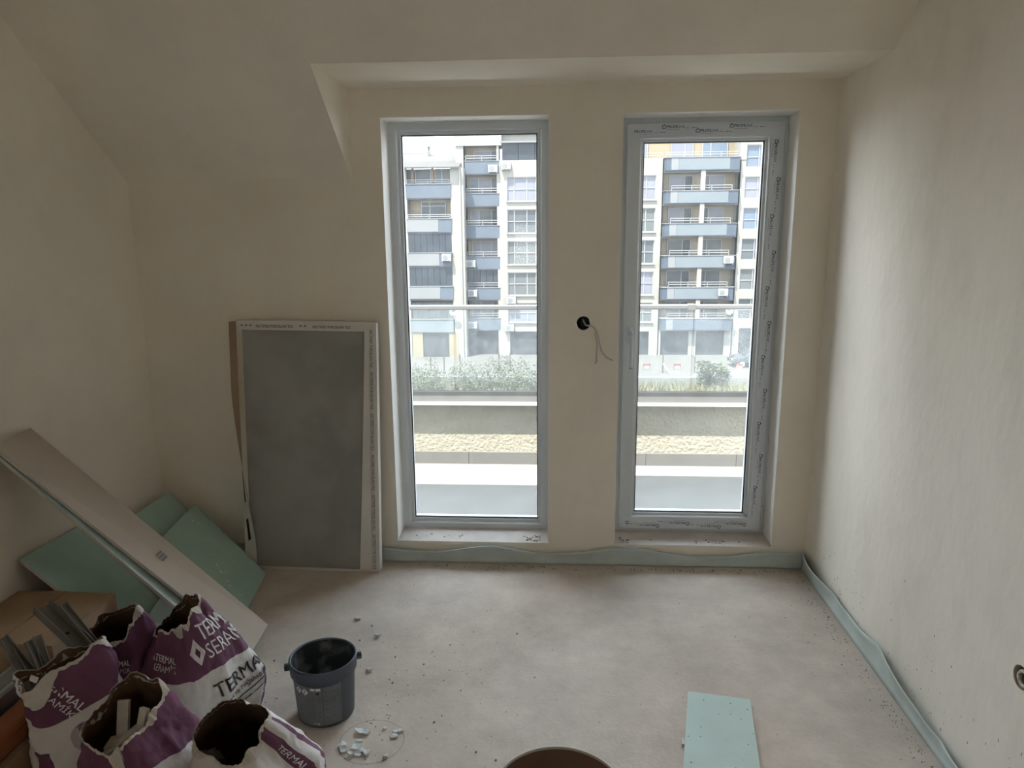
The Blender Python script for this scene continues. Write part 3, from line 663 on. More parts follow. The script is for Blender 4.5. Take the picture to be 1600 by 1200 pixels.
board('drywall_strip', [(-1.897, 2.226, .862), (-1.897, 2.402, .876), (-1.172, 2.545, .008), (-1.150, 2.340, .008)], 'green drywall strip lying directly beneath the long beige one', face=GREENP)
board('drywall_offcut', [(.451, 2.247, .0128), (.650, 2.212, .0128), (.566, 1.70, .0128), (.335, 1.70, .0128)], 'pale green drywall piece lying flat on the bare floor', face=GREENP)
m = MB()
for _ in range(120):
    y = 1.72 + .5 * random.random() ** 1.6; x = random.uniform(.39, .60) + (y - 1.9) * .12; r = random.choice((.001, .0012, .0015, .003))
    m.add([(x + r * math.cos(2 * PI * i / 5) * random.uniform(.5, 1.3), y + r * math.sin(2 * PI * i / 5) * random.uniform(.5, 1.3), .0133) for i in range(5)], [tuple(range(5))])
m.build('dirt_specks', mat('green_dirt', (.16, .18, .17), .9), [o for o in bpy.data.objects if o.get('label', '').startswith('pale green')][0], kind='stuff')
o = MB(); o.hexa([(.387, 1.985, 0), (.395, 1.985, 0), (.397, 2.012, 0), (.389, 2.012, 0)], [(.387, 1.985, .01), (.395, 1.985, .01), (.397, 2.012, .01), (.389, 2.012, .01)])
o.build('plaster_stub', FLAKE, label='tiny plaster stub beside the flat green drywall piece', cat='debris', bevel=.001)
# stamp print on the beige strip
st = [o for o in bpy.data.objects if o.get('label', '').startswith('long beige')][0]
q0, q1, q2, q3 = [Vector(p) for p in [(-1.880, 2.225, .868), (-1.880, 2.405, .882), (-1.148, 2.582, .026), (-1.134, 2.395, .026)]]
nn = (q1 - q0).cross(q3 - q0).normalized(); nn = nn if nn.z > 0 else -nn
bi = lambda u, v: q0.lerp(q1, u).lerp(q3.lerp(q2, u), v) + nn * .0006
m = MB()
for r_ in range(3):
    for c_ in range(5):
        u, v = .42 + c_ * .045, .555 + r_ * .012; m.add([bi(u, v), bi(u + .03, v), bi(u + .03, v + .008), bi(u, v + .008)], [(0, 1, 2, 3)])
m.build('ink_stamp', GREYINK, st, kind='stuff')

# ------------------------------------------------------------------ package of large tiles
O_ = Vector((-1.470, 3.112, .002)); UPV = Vector((.020, .070, 1.17)).normalized(); AX = Vector((1, 0, -.017)).normalized(); NV = UPV.cross(AX).normalized()
if NV.y > 0: NV = -NV
tp = lambda s_, t_, n_: O_ + AX * s_ + UPV * t_ + NV * n_
TPW, TPH = .645, 1.172
pk = thing('tile_package', tuple(O_ + AX * .32), 'tall package of large grey marble tiles in white printed cardboard edges', 'tile package')
TILE = mat('tile_marble', (.37, .365, .335), .3, col2=(.30, .295, .27), vscale=3.5, thr=(.45, .62), spec=.3)
def pbox(s0, s1, t0, t1, n0, n1): return MB().hexa([tp(s0, t0, n0), tp(s1, t0, n0), tp(s1, t0, n1), tp(s0, t0, n1)], [tp(s0, t1, n0), tp(s1, t1, n0), tp(s1, t1, n1), tp(s0, t1, n1)])
for k in range(3): pbox(.03, TPW - .006, .006, TPH - .008, -.036 + .0115 * k, -.036 + .0115 * k + .0105).build('tile', TILE, pk)
# right edge: lip wider at the foot, side wall
def lip(name, fn, nseg, m_, parent, thick=.0015):
    o = MB().grid(fn, 3, nseg).build(name, m_, parent, smooth=False); md = o.modifiers.new('thick', 'SOLIDIFY'); md.thickness = thick; return o
w_r = lambda t_: .052 + .042 * (1 - t_) ** 1.3
rw = lip('edge_wrap', lambda u, v: tp(TPW - w_r(v) * (1 - u), v * TPH, .003 + .006 * (1 - u) * math.sin(v * PI)), 24, CARD, pk)
pbox(TPW, TPW + .0015, 0, TPH, -.042, .003).build('edge_side', CARD, pk)
m = MB(); f_ = lambda a, b: tp(a, b, .0105)
for k in range(6): put_text(m, 'RECTIFIED PORCELAIN TILE', TPW - .027, TPH - .03 - k * .190, .0165, f_, -PI / 2, bold=.01, width=.168)
m.build('edge_print', GREYINK, rw, kind='stuff')
m = MB().add([tp(TPW - .034, .02, .0102), tp(TPW - .0325, .02, .0102), tp(TPW - .028, TPH * .9, .0102), tp(TPW - .029, TPH * .9, .0102)], [(0, 1, 2, 3)]).build('fold_line', GREYINK, rw)
tw = lip('edge_wrap', lambda u, v: tp(.006 + v * (TPW - .02), TPH - .042 * (1 - u) + .004, .003 + .004 * math.sin(v * PI) * (1 - u)), 16, CARD, pk)
pbox(.0, TPW, TPH + .002, TPH + .0035, -.042, .003).build('edge_side', CARD, pk)
m = MB(); f_ = lambda a, b: tp(a, b, .0085)
for x in (.10, .36): put_text(m, 'RECTIFIED PORCELAIN TILE', x, TPH - .026, .0165, f_, 0, bold=.02, width=.17)
for x in (.03, .05, .07, .30, .32): put_poly(m, [(0, 0), (.010, 0), (.010, .006), (0, .006)], x, TPH - .02, f_)
m.build('edge_print', GREYINK, tw, kind='stuff')
bw = lip('edge_wrap', lambda u, v: tp(.02 + v * (TPW - .06), .002 + .018 * u, .002 + .004 * u), 12, CARD, pk)
def lflap(off):
    def fn(u, v):
        a = math.radians(98) * min(1, max(0, (v - .12) / .6)) ** .8 + math.radians(8)
        wl = .058 - .012 * v
        return tp(.004 + off * math.sin(a) + wl * u * math.cos(a) + .022 * (1 - v) * u * 0, v * TPH, .004 + wl * u * math.sin(a) - off * math.cos(a))
    return fn
lw = lip('edge_wrap', lflap(.0012), 30, CARD, pk, .0008); lip('kraft_lining', lflap(.0030), 30, KRAFT, lw, .0004)
m = MB()
for t_, h_ in ((.12, .10), (.28, .14), (.44, .10)):
    g = lflap(-.0004); m.add([g(.35, t_), g(.62, t_ + .01), g(.6, t_ + h_), g(.3, t_ + h_ - .01)], [(0, 1, 2, 3)])
m.build('edge_print', BLACKINK, lw, kind='stuff')

# ------------------------------------------------------------------ bucket
BX, BY = -.760, 2.103
bk = thing('bucket', (BX, BY, 0), 'small dark grey plastic bucket with hazard labels standing on the floor', 'bucket')
MB().lathe([(.001, .0), (.088, .0), (.091, .004), (.100, .165), (.1035, .168)], (BX, BY, 0), 64).build('bucket_body', BUCKET, bk, smooth=True)
MB().lathe([(.100, .158), (.1065, .160), (.1075, .180), (.1075, .196), (.109, .200), (.106, .204), (.101, .202), (.0985, .165)], (BX, BY, 0), 64).build('rim_collar', BUCKET, bk, smooth=True)
MB().lathe([(.1005, .200), (.0975, .160), (.089, .012), (.001, .012)], (BX, BY, 0), 64).build('inside', BUCKETIN, bk, smooth=True)
for a in (math.radians(200), math.radians(20)):
    o = MB().lathe([(.001, 0), (.012, 0), (.012, .018), (.001, .020)], (0, 0, 0), 14, 'x').build('ear', BUCKET, bk)
    o.matrix_parent_inverse = Matrix.Translation(-bk.location) @ Matrix.Translation((BX + math.cos(a) * .104, BY + math.sin(a) * .104, .182)) @ Matrix.Rotation(a, 4, 'Z')
MB().grid(lambda u, v: (BX + (.0 + .05 * u - .01) * 1 + .0, BY - .02 + .075 * (v - .5), .0135 + .004 * u), 2, 2).build('mortar_cake', mat('mortar', (.10, .11, .11), .9), bk)
# label wrapped round the wall of the bucket: (arc length, height) -> surface
rb = lambda z: .0912 + (.100 - .091) * z / .165
def fbk(a, z, d=.0006): th = math.radians(-88) + a / .096; r = rb(z) + d; return (BX + r * math.cos(th), BY + r * math.sin(th), z)
lab = MB().grid(lambda u, v: fbk(-.085 + .165 * u, .012 + .140 * v), 30, 2).build('label', mat('bucket_label', (.17, .18, .185), .5, var=.15, vscale=20), bk, smooth=True)
f_ = lambda a, b: fbk(a, b, .0012)
m = MB(); m2 = MB(); g_ = lambda a, b: fbk(a, b, .0018)
for x in (-.062, -.036):
    put_poly(m, [(0, -.012), (.012, 0), (0, .012), (-.012, 0)], x, .132, f_)
    put_poly(m2, [(-.0015, -.002), (.0015, -.002), (.0025, .006), (-.0025, .006)], x, .132, g_); put_poly(m2, [(-.0015, -.006), (.0015, -.006), (.0015, -.0035), (-.0015, -.0035)], x, .132, g_)
put_poly(m, [(0, 0), (.014, 0), (.014, .008), (0, .008)], -.016, .140, f_); put_poly(m, [(0, 0), (.014, 0), (.014, .008), (0, .008)], .001, .140, f_)
put_text(m, '5 kg', -.012, .016, .011, f_, 0)
m.build('label_print', WHITEINK, lab)
for k in range(5): put_poly(m2, [(0, 0), (.036, 0), (.036, .0016), (0, .0016)], -.066, .11 - k * .018, f_)
for k in range(9): put_poly(m2, [(0, 0), (.026, 0), (.026, .001), (0, .001)], -.014, .115 - k * .009, f_)
for k in range(4): put_poly(m2, [(0, 0), (.030, 0), (.030, .0018), (0, .0018)], .028, .13 - k * .03, f_)
put_poly(m2, [(0, 0), (.0012, 0), (.0012, .138), (0, .138)], .020, .013, f_); put_poly(m2, [(0, 0), (.008, 0), (.008, .008), (0, .008)], .002, .126, g_)
m2.build('label_print', BLACKINK, lab)

# ------------------------------------------------------------------ open drum at the front edge
DX, DY, DH, DR = .008, 1.437, .30, .152
dr = thing('cardboard_drum', (DX, DY, 0), 'open round brown drum with a pale rim at the bottom edge', 'drum')
MB().lathe([(.001, 0), (DR, 0), (DR, DH - .004)], (DX, DY, 0), 64).build('drum_wall', KRAFT, dr, smooth=True)
MB().lathe([(DR - .004, DH - .004), (DR - .005, .01), (.001, .01)], (DX, DY, 0), 64).build('lining', mat('drum_lining', (.22, .14, .10), .8, var=.12, vscale=9), dr, smooth=True)
MB().lathe([(DR + .0004, DH - .006), (DR, DH), (DR - .004, DH), (DR - .0044, DH - .006)], (DX, DY, 0), 64).build('rim', TORN, dr, smooth=True)

# ------------------------------------------------------------------ ring mark, flakes and crumbs on the floor
MB().lathe([(.0995, .0006), (.1012, .0006)], (-.573, 1.962, 0), 72).build('ring_mark', mat('ring_dust', (.24, .23, .22), .9), floor)
def flake(x, y, r, h, label, group):
    m = MB(); k = random.randint(6, 9); a0 = random.random() * 6
    pts = [(x + r * random.uniform(.55, 1.2) * math.cos(a0 + 2 * PI * i / k), y + .75 * r * random.uniform(.55, 1.2) * math.sin(a0 + 2 * PI * i / k)) for i in range(k)]
    tl = (random.uniform(-.5, .5), random.uniform(-.5, .5))
    m.prism([(a, b, .0005 + abs(tl[0] * (a - x) + tl[1] * (b - y))) for a, b in pts], (0, 0, h))
    return m.build('plaster_flake', FLAKE, label=label, cat='debris', group=group)
for x, y, r in ((-.615, 2.00, .024), (-.600, 1.995, .016), (-.660, 1.935, .018), (-.645, 1.915, .016), (-.612, 1.925, .020), (-.595, 1.915, .018), (-.598, 1.90, .014), (-.575, 1.905, .014), (-.620, 1.895, .012), (-.505, 2.005, .015), (-.492, 2.01, .011), (-.507, 1.985, .013), (-.512, 1.895, .011), (-.545, 2.022, .009), (-.61, 1.95, .012)):
    flake(x, y, r, random.uniform(.003, .008), 'broken plaster flake lying inside the ring mark beside the bucket', 'plaster flakes in the ring mark')
for x, y, r, lb in ((-.81, 2.681, .016, 'pale plaster lump behind the bucket, farthest from the camera'), (-.70, 2.556, .013, 'small plaster lump right behind the bucket'), (-.675, 2.33, .015, 'thin plaster chip right beside the bucket rim')): flake(x, y, r, .008, lb, None)
m = MB(); m2 = MB()
def crumb(mm, x, y, r):
    k = 5; mm.prism([(x + r * random.uniform(.5, 1.2) * math.cos(2 * PI * i / k), y + r * random.uniform(.5, 1.2) * math.sin(2 * PI * i / k), .0003) for i in range(k)], (r * .2, 0, r * random.uniform(.5, 1)))
for _ in range(150):
    x, y = random.gauss(-.55, .25), random.gauss(2.15, .28)
    if (x - BX) ** 2 + (y - BY) ** 2 < .0125 or y > 3.1: continue
    crumb(random.choice((m, m2)), x, y, random.choice((.0015, .002, .0025, .004)))
for _ in range(300):
    x, y = random.uniform(-1.1, 1.1), random.uniform(1.5, 3.15)
    if (x - BX) ** 2 + (y - BY) ** 2 < .0125 or (.33 < x < .67 and y < 2.26) or (x < -.7 and y < 2.0): continue
    crumb(random.choice((m, m2, m2)), x, y, random.choice((.001, .0015, .002)))
for _ in range(260):      # dust heaped along the foot of the right wall
    y = random.uniform(1.3, 3.2); crumb(m2, XR - .04 - abs(random.gauss(0, .035)), y, random.uniform(.001, .0025))
for _ in range(160): crumb(m2, random.uniform(-.7, 1.1), D - .045 - abs(random.gauss(0, .02)), random.uniform(.0015, .0035))
m.build('plaster_crumbs', FLAKE, label='pale plaster crumbs scattered over the floor', cat='debris', kind='stuff')
m2.build('dark_crumbs', mat('dark_crumb', (.20, .185, .17), .9), label='dark mortar crumbs scattered over the floor', cat='debris', kind='stuff')
m = MB()
for x0, x1, n in ((-.16, -.07, 26), (-.75, -.45, 10), (.30, .36, 16), (.42, .98, 12)):
    for _ in range(n): x, y = random.uniform(x0, x1), D + random.uniform(.015, .07); r = random.uniform(.002, .005); m.prism([(x + r * math.cos(2 * PI * i / 5), y + r * .6 * math.sin(2 * PI * i / 5), .098 + .0105 * (y - D) / .142 + .0012) for i in range(5)], (0, 0, r * .6))
m.build('sill_crumbs', mat('dark_crumb', (.13, .12, .11)), label='dark grit lying on both window sills', cat='debris', kind='stuff')

# ------------------------------------------------------------------ carton stack at the left edge
cb = thing('cardboard_carton', (-1.71, 2.08, 0), 'large closed brown carton beside the left wall behind the sacks', 'carton')
MB().box(-1.905, -1.545, 1.93, 2.262, .0, .318).build('carton_body', KRAFT, cb, bevel=.004)
MB().hexa([(-1.905, 1.93, .318), (-1.725, 1.93, .318), (-1.725, 2.262, .318), (-1.905, 2.262, .318)], [(-1.905, 1.93, .321), (-1.725, 1.93, .329), (-1.725, 2.262, .327), (-1.905, 2.262, .321)]).build('flap', KRAFT, cb)
MB().hexa([(-1.722, 1.93, .318), (-1.545, 1.93, .318), (-1.545, 2.262, .318), (-1.722, 2.262, .318)], [(-1.722, 1.93, .325), (-1.545, 1.93, .321), (-1.545, 2.262, .321), (-1.722, 2.262, .324)]).build('flap', KRAFT, cb)
cb2 = thing('cardboard_carton', (-1.66, 1.5, 0), 'low brown carton at the bottom left corner under the orange bar', 'carton')
MB().box(-1.905, -1.465, 1.15, 1.92, 0, .165).build('carton_body', KRAFT, cb2, bevel=.004)
MB().box(-1.70, -1.66, 1.15, 1.92, .1652, .166).build('tape', TORN, cb2)
ob = thing('wooden_bar', (-1.52, 1.5, .166), 'orange brown bar lying on the low carton', 'bar')
MB().box(-1.565, -1.485, 1.12, 1.90, .1665, .232).build('bar_body', ORANGE, ob, bevel=.012)
MB().box(-1.568, -1.482, 1.885, 1.915, .1665, .236).build('end_cap', GREYPLASTIC, ob, bevel=.008)
sv = thing('metal_profile', (-1.62, 1.5, .166), 'shiny silver metal profile lying beside the orange bar', 'profile')
MB().box(-1.66, -1.575, 1.10, 1.92, .1665, .27).build('profile_body', STEEL, sv, bevel=.006)
MB().box(-1.655, -1.58, 1.10, 1.92, .27, .274).build('profile_lip', STEEL, sv)
MB().box(-1.640, -1.595, 1.10, 1.92, .274, .276).build('dark_groove', GREYPLASTIC, sv)

# ------------------------------------------------------------------ torn paper sacks
def sack_mat(name, z0, amp, freq, ph, rings, bands, up=True):
    m = bpy.data.materials.new(name); m.use_nodes = True; t = m.node_tree; b = t.nodes['Principled BSDF']; b.inputs['Roughness'].default_value = .65; b.inputs['Specular IOR Level'].default_value = .25
    N = t.nodes.new; L = t.links.new
    def math_(op, a, c=None, d=None):
        n = N('ShaderNodeMath'); n.operation = op
        for i, v in enumerate((a, c, d)):
            if v is None: continue
            if isinstance(v, (int, float)): n.inputs[i].default_value = v
            else: L(v, n.inputs[i])
        return n.outputs[0]
    def mixc(f, a, c):
        n = N('ShaderNodeMix'); n.data_type = 'RGBA'; L(f, n.inputs[0])
        for i, v in ((6, a), (7, c)):
            if isinstance(v, tuple): n.inputs[i].default_value = (*v, 1)
            else: L(v, n.inputs[i])
        return n.outputs[2]
    uv = N('ShaderNodeUVMap'); uv.uv_map = 'UVMap'; sp = N('ShaderNodeSeparateXYZ'); L(uv.outputs[0], sp.inputs[0]); U, V = sp.outputs[0], sp.outputs[1]
    wave = math_('MULTIPLY', math_('SINE', math_('ADD', math_('MULTIPLY', U, freq), ph)), amp)
    pur = math_('GREATER_THAN', V, math_('ADD', wave, z0))
    tc = N('ShaderNodeTexCoord'); ns = N('ShaderNodeTexNoise'); ns.inputs['Scale'].default_value = 14; ns.inputs['Detail'].default_value = 6; L(tc.outputs['Object'], ns.inputs['Vector'])
    W = mixc(ns.outputs['Fac'], (.60, .565, .54), (.78, .745, .72)); Pc = mixc(ns.outputs['Fac'], (.125, .045, .085), (.20, .085, .140))
    c = mixc(pur, W, Pc)
    for l0, l1, za, zb in bands:       # purple bars
        f = math_('MULTIPLY', math_('MULTIPLY', math_('GREATER_THAN', U, l0), math_('LESS_THAN', U, l1)), math_('MULTIPLY', math_('GREATER_THAN', V, za), math_('LESS_THAN', V, zb)))
        c = mixc(f, c, Pc)
    for lc, zc, r in rings:            # round tile picture
        dx = math_('SUBTRACT', U, lc); dz = math_('SUBTRACT', V, zc); d = math_('SQRT', math_('ADD', math_('MULTIPLY', dx, dx), math_('MULTIPLY', dz, dz)))
        ins = math_('LESS_THAN', d, r); c = mixc(ins, c, (.42, .38, .38))
        gx = math_('GREATER_THAN', math_('FRACT', math_('MULTIPLY', dx, 75)), .08); gz = math_('GREATER_THAN', math_('FRACT', math_('MULTIPLY', dz, 75)), .08)
        st_ = math_('GREATER_THAN', math_('ADD', math_('SNAP', dx, .0133), math_('SNAP', dz, .0133)), -.012)
        c = mixc(math_('MULTIPLY', math_('MULTIPLY', math_('LESS_THAN', d, r * .93), st_), math_('MULTIPLY', gx, gz)), c, Pc)
    L(c, b.inputs['Base Color'])
    n2 = N('ShaderNodeTexNoise'); n2.inputs['Scale'].default_value = 22; n2.inputs['Detail'].default_value = 4; L(tc.outputs['Object'], n2.inputs['Vector'])
    bp = N('ShaderNodeBump'); bp.inputs['Strength'].default_value = .35; bp.inputs['Distance'].default_value = .012; L(n2.outputs['Fac'], bp.inputs['Height']); L(bp.outputs[0], b.inputs['Normal'])
    return m

class Sack:
    def __init__(s, c, corner, a, b, rim, lean=(0, 0), n=4.0, mouth=(1, 1), seed=0):
        s.c = Vector((c[0], c[1], 0)); s.rot = math.radians(corner) - PI / 4; s.a, s.b, s.n = a, b, n; s.lean = lean; s.mouth = mouth; s.seed = seed
        N_ = 720; pts = []
        for k in range(N_ + 1):
            th = PI / 4 + 2 * PI * k / N_; r = (abs(math.cos(th) / a) ** n + abs(math.sin(th) / b) ** n) ** (-1 / n); pts.append((r * math.cos(th), r * math.sin(th)))
        s.tab = [0]
        for k in range(N_): s.tab.append(s.tab[-1] + math.dist(pts[k], pts[k + 1]))
        s.pts = pts; s.L = s.tab[-1]; s.rim = rim; s.H = max(r[1] for r in rim)
    def sec(s, l):
        l = l % s.L; lo, hi = 0, len(s.tab) - 1
        while hi - lo > 1:
            mid = (lo + hi) // 2
            if s.tab[mid] <= l: lo = mid
            else: hi = mid
        u = (l - s.tab[lo]) / max(1e-9, s.tab[hi] - s.tab[lo]); p, q = s.pts[lo], s.pts[hi]
        return p[0] + (q[0] - p[0]) * u, p[1] + (q[1] - p[1]) * u
    def rimz(s, l):
        f = (l / s.L) % 1; R = s.rim; n = len(R)
        for i in range(n):
            f0, z0 = R[i]; f1, z1 = R[(i + 1) % n]; f1 += 1 if i == n - 1 else 0; g = f if f >= R[0][0] else f + 1
            if f0 <= g <= f1: u = (g - f0) / (f1 - f0); u = u * u * (3 - 2 * u); break
        return z0 + (z1 - z0) * u + .005 * noise.noise((l * 70, s.seed, 0)) + .024 * noise.noise((l * 13, s.seed, 4))
    def P(s, l, z, d=0.0):
        x, y = s.sec(l); v = z / s.H
        k = min(1, .84 + 1.6 * max(0, z)) * (1 + .05 * math.sin(min(1, v * 1.4) * PI))
        e = max(0, (min(1, z / s.rimz(l)) - .25) / .75) ** 1.5
        cr = lambda a_, b_, c_: 1 - 2 * abs(noise.noise((a_, b_, c_)))
        wr = .015 * noise.noise((l * 7, z * 7, s.seed * 3.1)) + .011 * cr(l * 9 + z * 6, z * 9 - l * 4, s.seed * 1.7 + 9) + .006 * cr(l * 24 - z * 12, z * 22, s.seed) + .002 * noise.noise((l * 60, z * 50, s.seed))
        r = math.hypot(x, y); q = (r * k + wr + d) / r; x *= q; y *= q
        x *= 1 + (s.mouth[0] - 1) * e; y *= 1 + (s.mouth[1] - 1) * e
        ca, sa = math.cos(s.rot), math.sin(s.rot)
        return Vector((s.c.x + x * ca - y * sa + s.lean[0] * v ** 1.5, s.c.y + x * sa + y * ca + s.lean[1] * v ** 1.5, z))
    def build(s, label, m, prints=(), nu=132, nv=52):
        t_ = thing('paper_sack', tuple(s.c), label, 'paper sack', 'torn tile adhesive sacks')
        uvs = []
        mb = MB()
        for j in range(nv + 1):
            for i in range(nu):
                l = s.L * i / nu; z = s.rimz(l) * j / nv; uvs.append((l if l < s.L / 2 else l - s.L, z)); mb.v.append(tuple(s.P(l, z)))
        for j in range(nv):
            for i in range(nu): a = j * nu + i; b = j * nu + (i + 1) % nu; mb.f.append((a, b, b + nu, a + nu))
        mb.f.append(tuple(range(nu))[::-1])
        body = mb.build('sack_body', m, t_, smooth=True, uv=uvs)
        MB().grid(lambda u, v: s.P(s.L * u, .02 + (s.rimz(s.L * u) - .021) * v, -.0035), 100, 24, True).build('brown_lining', KRAFTD, t_, smooth=True)
        rnd = random.Random(s.seed)
        def rimf(u, v):
            l = s.L * u; z = s.rimz(l); cu = .003 + .085 * max(0, noise.noise((l * 9, s.seed, 2))) + .008 * abs(noise.noise((l * 60, s.seed, 7)))
            if v < .34: return s.P(l, z - .010 - .6 * cu, -.0045)
            if v < .67: return s.P(l, z + .003, .0005)
            return s.P(l, z - cu, .004 + .25 * cu)
        MB().grid(rimf, 220, 3, True).build('torn_rim', TORN, t_, smooth=False)
        for nm, mt, items in prints:
            mb = MB(); f_ = lambda a, b, d_=(.0028 if nm == 'lettering' else .0042): s.P(a, b, d_)
            for it in items: it(mb, f_)
            mb.build(nm, mt, body, kind='stuff')
        return t_
T = lambda txt, x, z, size, bold=0, rot=0, width=None: (lambda mb, f: [put_text(mb, txt, x + o_ * size, z, size, f, rot, 0, width=width, fine=.007) for o_ in ((0, .035) if bold else (0,))])
R_ = lambda x, z, w_, h_: (lambda mb, f: [put_poly(mb, [(0, 0), (w_ / 6, 0), (w_ / 6, h_), (0, h_)], x + i * w_ / 6, z, f) for i in range(6)])
def Q_(x, z, r):
    def go(mb, f):
        vs, fs = fine2d([(0, -r * 1.2), (r, 0), (0, r * 1.2), (-r, 0)], [(0, 1, 2, 3)], .007); mb.add([f(x + a, z + b) for a, b in vs], fs)
    return go
def mini(x, z, k): return [T('TERMAL', x + .03 * k, z, .030 * k, .02), T('SERAMİK', x + .03 * k, z - .026 * k, .026 * k), Q_(x + .014 * k, z + .004 * k, .013 * k)]
F_ = 'Granit ve Doğaltaş Yapıştırıcısı'
s2 = Sack((-1.135, 2.03), -62, .150, .155, [(.0, .42), (.12, .455), (.25, .475), (.36, .46), (.50, .40), (.62, .365), (.75, .355), (.88, .385)], (-.025, -.08), mouth=(.34, .46), seed=2)
s2.build('open purple and white paper sack with large lettering, nearest the beige strip', sack_mat('sack_print_a', .245, .022, 9, .6, [(-.115, .19, .038)], [(.235, .30, .0, .16)]),
         [('lettering', WHITEINK, [T('TERMAL', .075, .365, .070, .015), T('SERAMİK', .080, .305, .066), Q_(.040, .335, .033)] + mini(-.20, .30, 1.0)),
          ('lettering', BLACKINK, [T('TERMAL', .055, .185, .062, .012), T(F_, .058, .155, .024, .01, width=.27), R_(.058, .140, .26, .004), R_(.09, .118, .22, .004), T('TERMAL', -.10, .10, .045, .01), T(F_, -.10, .075, .018, .01, width=.2), R_(-.10, .093, .1, .003)]),
          ('logo_mark', PURPLEINK, [Q_(.040, .335, .012)])])
s1 = Sack((-1.385, 2.055), -58, .125, .12, [(.0, .35), (.10, .40), (.20, .455), (.32, .43), (.45, .40), (.60, .385), (.75, .37), (.88, .335)], (.045, -.12), mouth=(.36, .55), seed=5)
s1.build('smaller purple sack with a white torn edge, in the middle behind the others', sack_mat('sack_print_b', .16, .02, 8, 2.0, [], []),
         [('lettering', WHITEINK, mini(-.10, .27, .8))])
s0 = Sack((-1.325, 1.765), -2, .105, .115, [(.0, .42), (.15, .41), (.35, .38), (.50, .375), (.62, .37), (.75, .355), (.88, .385)], (-.07, -.01), mouth=(.34, .92), seed=11)
s0.build('leftmost paper sack, purple above white, holding grey profile offcuts', sack_mat('sack_print_c', .275, .02, 14, 1.0, [(-.10, .205, .036)], [(-.235, -.185, .13, .19)]),
         [('lettering', WHITEINK, [T('TERMAL', -.150, .365, .030, .02, -1.05), T('SERAMİK', -.172, .352, .026, 0, -1.05), Q_(-.165, .378, .012)]), ('lettering', BLACKINK, [T('TERMAL', -.075, .16, .04, .01, -1.05), T(F_, -.095, .15, .016, .01, -1.05, width=.14)])])
s3 = Sack((-1.075, 1.645), -60, .135, .135, [(.0, .345), (.08, .36), (.18, .39), (.30, .43), (.42, .445), (.55, .42), (.70, .375), (.85, .335), (.93, .33)], (-.005, -.12), mouth=(.66, .46), seed=17)
s3.build('open paper sack with plaster strips inside, at the bottom centre of the sacks', sack_mat('sack_print_d', .265, .02, 11, 2.2, [(.20, .12, .03)], [(.12, .175, .13, .17), (-.25, -.02, .21, .3)]),
         [('lettering', WHITEINK, mini(-.13, .25, 1.0) + mini(.125, .15, .45))])
s4 = Sack((-.795, 1.68), -64, .130, .135, [(.0, .295), (.10, .325), (.22, .365), (.38, .385), (.50, .385), (.65, .365), (.80, .32), (.92, .29)], (-.01, -.155), mouth=(.60, .52), seed=23)
s4.build('rightmost paper sack with a dark empty mouth and purple stripes', sack_mat('sack_print_e', .36, .01, 9, 0, [(.03, .22, .035)], [(.135, .175, .02, .40), (.215, .235, .02, .40)]),
         [('lettering', WHITEINK, [T('TERMAL', .143, .28, .026, .02, -PI / 2)])])
# plaster strips inside the middle sack
def plank(name, a, b, w_, h_, m, label, cat, group=None, parent=None):
    a, b = Vector(a), Vector(b); d = (b - a).normalized(); s_ = d.cross(Vector((0, 0, 1))).normalized(); n = s_.cross(d)
    return MB().hexa([a - s_ * w_ / 2, a + s_ * w_ / 2, b + s_ * w_ / 2, b - s_ * w_ / 2], [a - s_ * w_ / 2 + n * h_, a + s_ * w_ / 2 + n * h_, b + s_ * w_ / 2 + n * h_, b - s_ * w_ / 2 + n * h_]).build(name, m, parent, label=label, cat=cat, group=group)
G = 'plaster offcuts inside the sack'
for a, b, w_, lb in (((-1.10, 1.555, .24), (-1.105, 1.60, .385), .028, 'upright plaster offcut with a ragged top inside the open sack'), ((-1.125, 1.515, .272), (-1.035, 1.60, .335), .022, 'slanting plaster offcut lying across the inside of the sack'),
                     ((-1.130, 1.550, .285), (-1.065, 1.560, .297), .045, 'short wide plaster offcut near the front of the sack mouth'), ((-1.045, 1.53, .26), (-1.030, 1.57, .385), .024, 'tall plaster offcut at the right inside of the sack mouth'), ((-1.115, 1.555, .270), (-1.045, 1.53, .280), .03, 'plaster offcut at the bottom of the sack filling')):
    plank('plaster_offcut', a, b, w_, .012, TORN, lb, 'offcut', G)
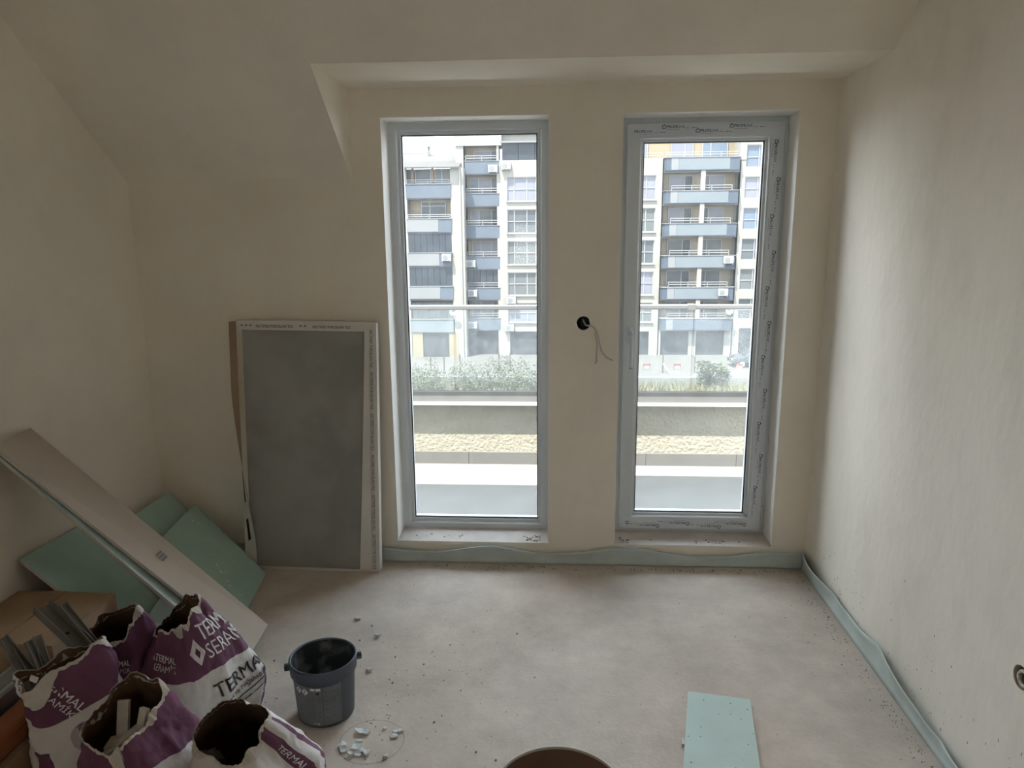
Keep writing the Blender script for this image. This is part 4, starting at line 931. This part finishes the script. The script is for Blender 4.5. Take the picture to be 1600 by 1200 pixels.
MB().lathe([(.001, .270), (.07, .265), (.085, .25)], (-1.078, 1.585, 0), 20).build('sack_filling', KRAFTD, label='dark rubble filling of the open middle sack', cat='rubble', kind='stuff')
# grey profile offcuts sticking out of the left sacks
def channel(a, b, w_, label, hole=False):
    a, b = Vector(a), Vector(b); d = (b - a).normalized(); s_ = d.cross(Vector((0, 0, 1))).normalized(); n = s_.cross(d); th = .0022
    t_ = thing('profile_offcut', tuple(a), label, 'profile', 'grey profile offcuts')
    bx = lambda s0_, s1_, n0, n1: MB().hexa([a + s_ * s0_ + n * n0, a + s_ * s1_ + n * n0, b + s_ * s1_ + n * n0, b + s_ * s0_ + n * n0], [a + s_ * s0_ + n * n1, a + s_ * s1_ + n * n1, b + s_ * s1_ + n * n1, b + s_ * s0_ + n * n1])
    bx(-w_ / 2, w_ / 2, 0, th).build('web', GREYPLASTIC, t_); bx(-w_ / 2, -w_ / 2 + th, 0, w_ * .6).build('flange', GREYPLASTIC, t_); bx(w_ / 2 - th, w_ / 2, 0, w_ * .6).build('flange', GREYPLASTIC, t_)
    if hole:
        bx(-w_ * .12, w_ * .12, th, th + .004).build('centre_rib', GREYPLASTIC, t_); c = a.lerp(b, .55) + n * (th + .0045)
        MB().add([c + (s_ * math.cos(2 * PI * i / 12) + d * math.sin(2 * PI * i / 12)) * .006 for i in range(12)], [tuple(range(12))]).build('screw_hole', BLACKINK, t_)
channel((-1.345, 1.86, .30), (-1.588, 1.962, .425), .05, 'widest grey profile offcut with a screw hole, above the carton', True)
channel((-1.33, 1.87, .31), (-1.53, 1.98, .43), .022, 'thin grey profile offcut just behind the widest one')
channel((-1.39, 1.72, .27), (-1.585, 1.797, .425), .024, 'longest grey profile offcut leaning out over the silver profile')
channel((-1.40, 1.74, .26), (-1.49, 1.81, .428), .022, 'rightmost upright grey profile offcut in the leftmost sack')
channel((-1.42, 1.70, .27), (-1.54, 1.762, .405), .022, 'lowest grey profile offcut at the left edge of the sack')
channel((-1.41, 1.75, .27), (-1.500, 1.785, .425), .022, 'short grey profile offcut in the middle of the bunch')
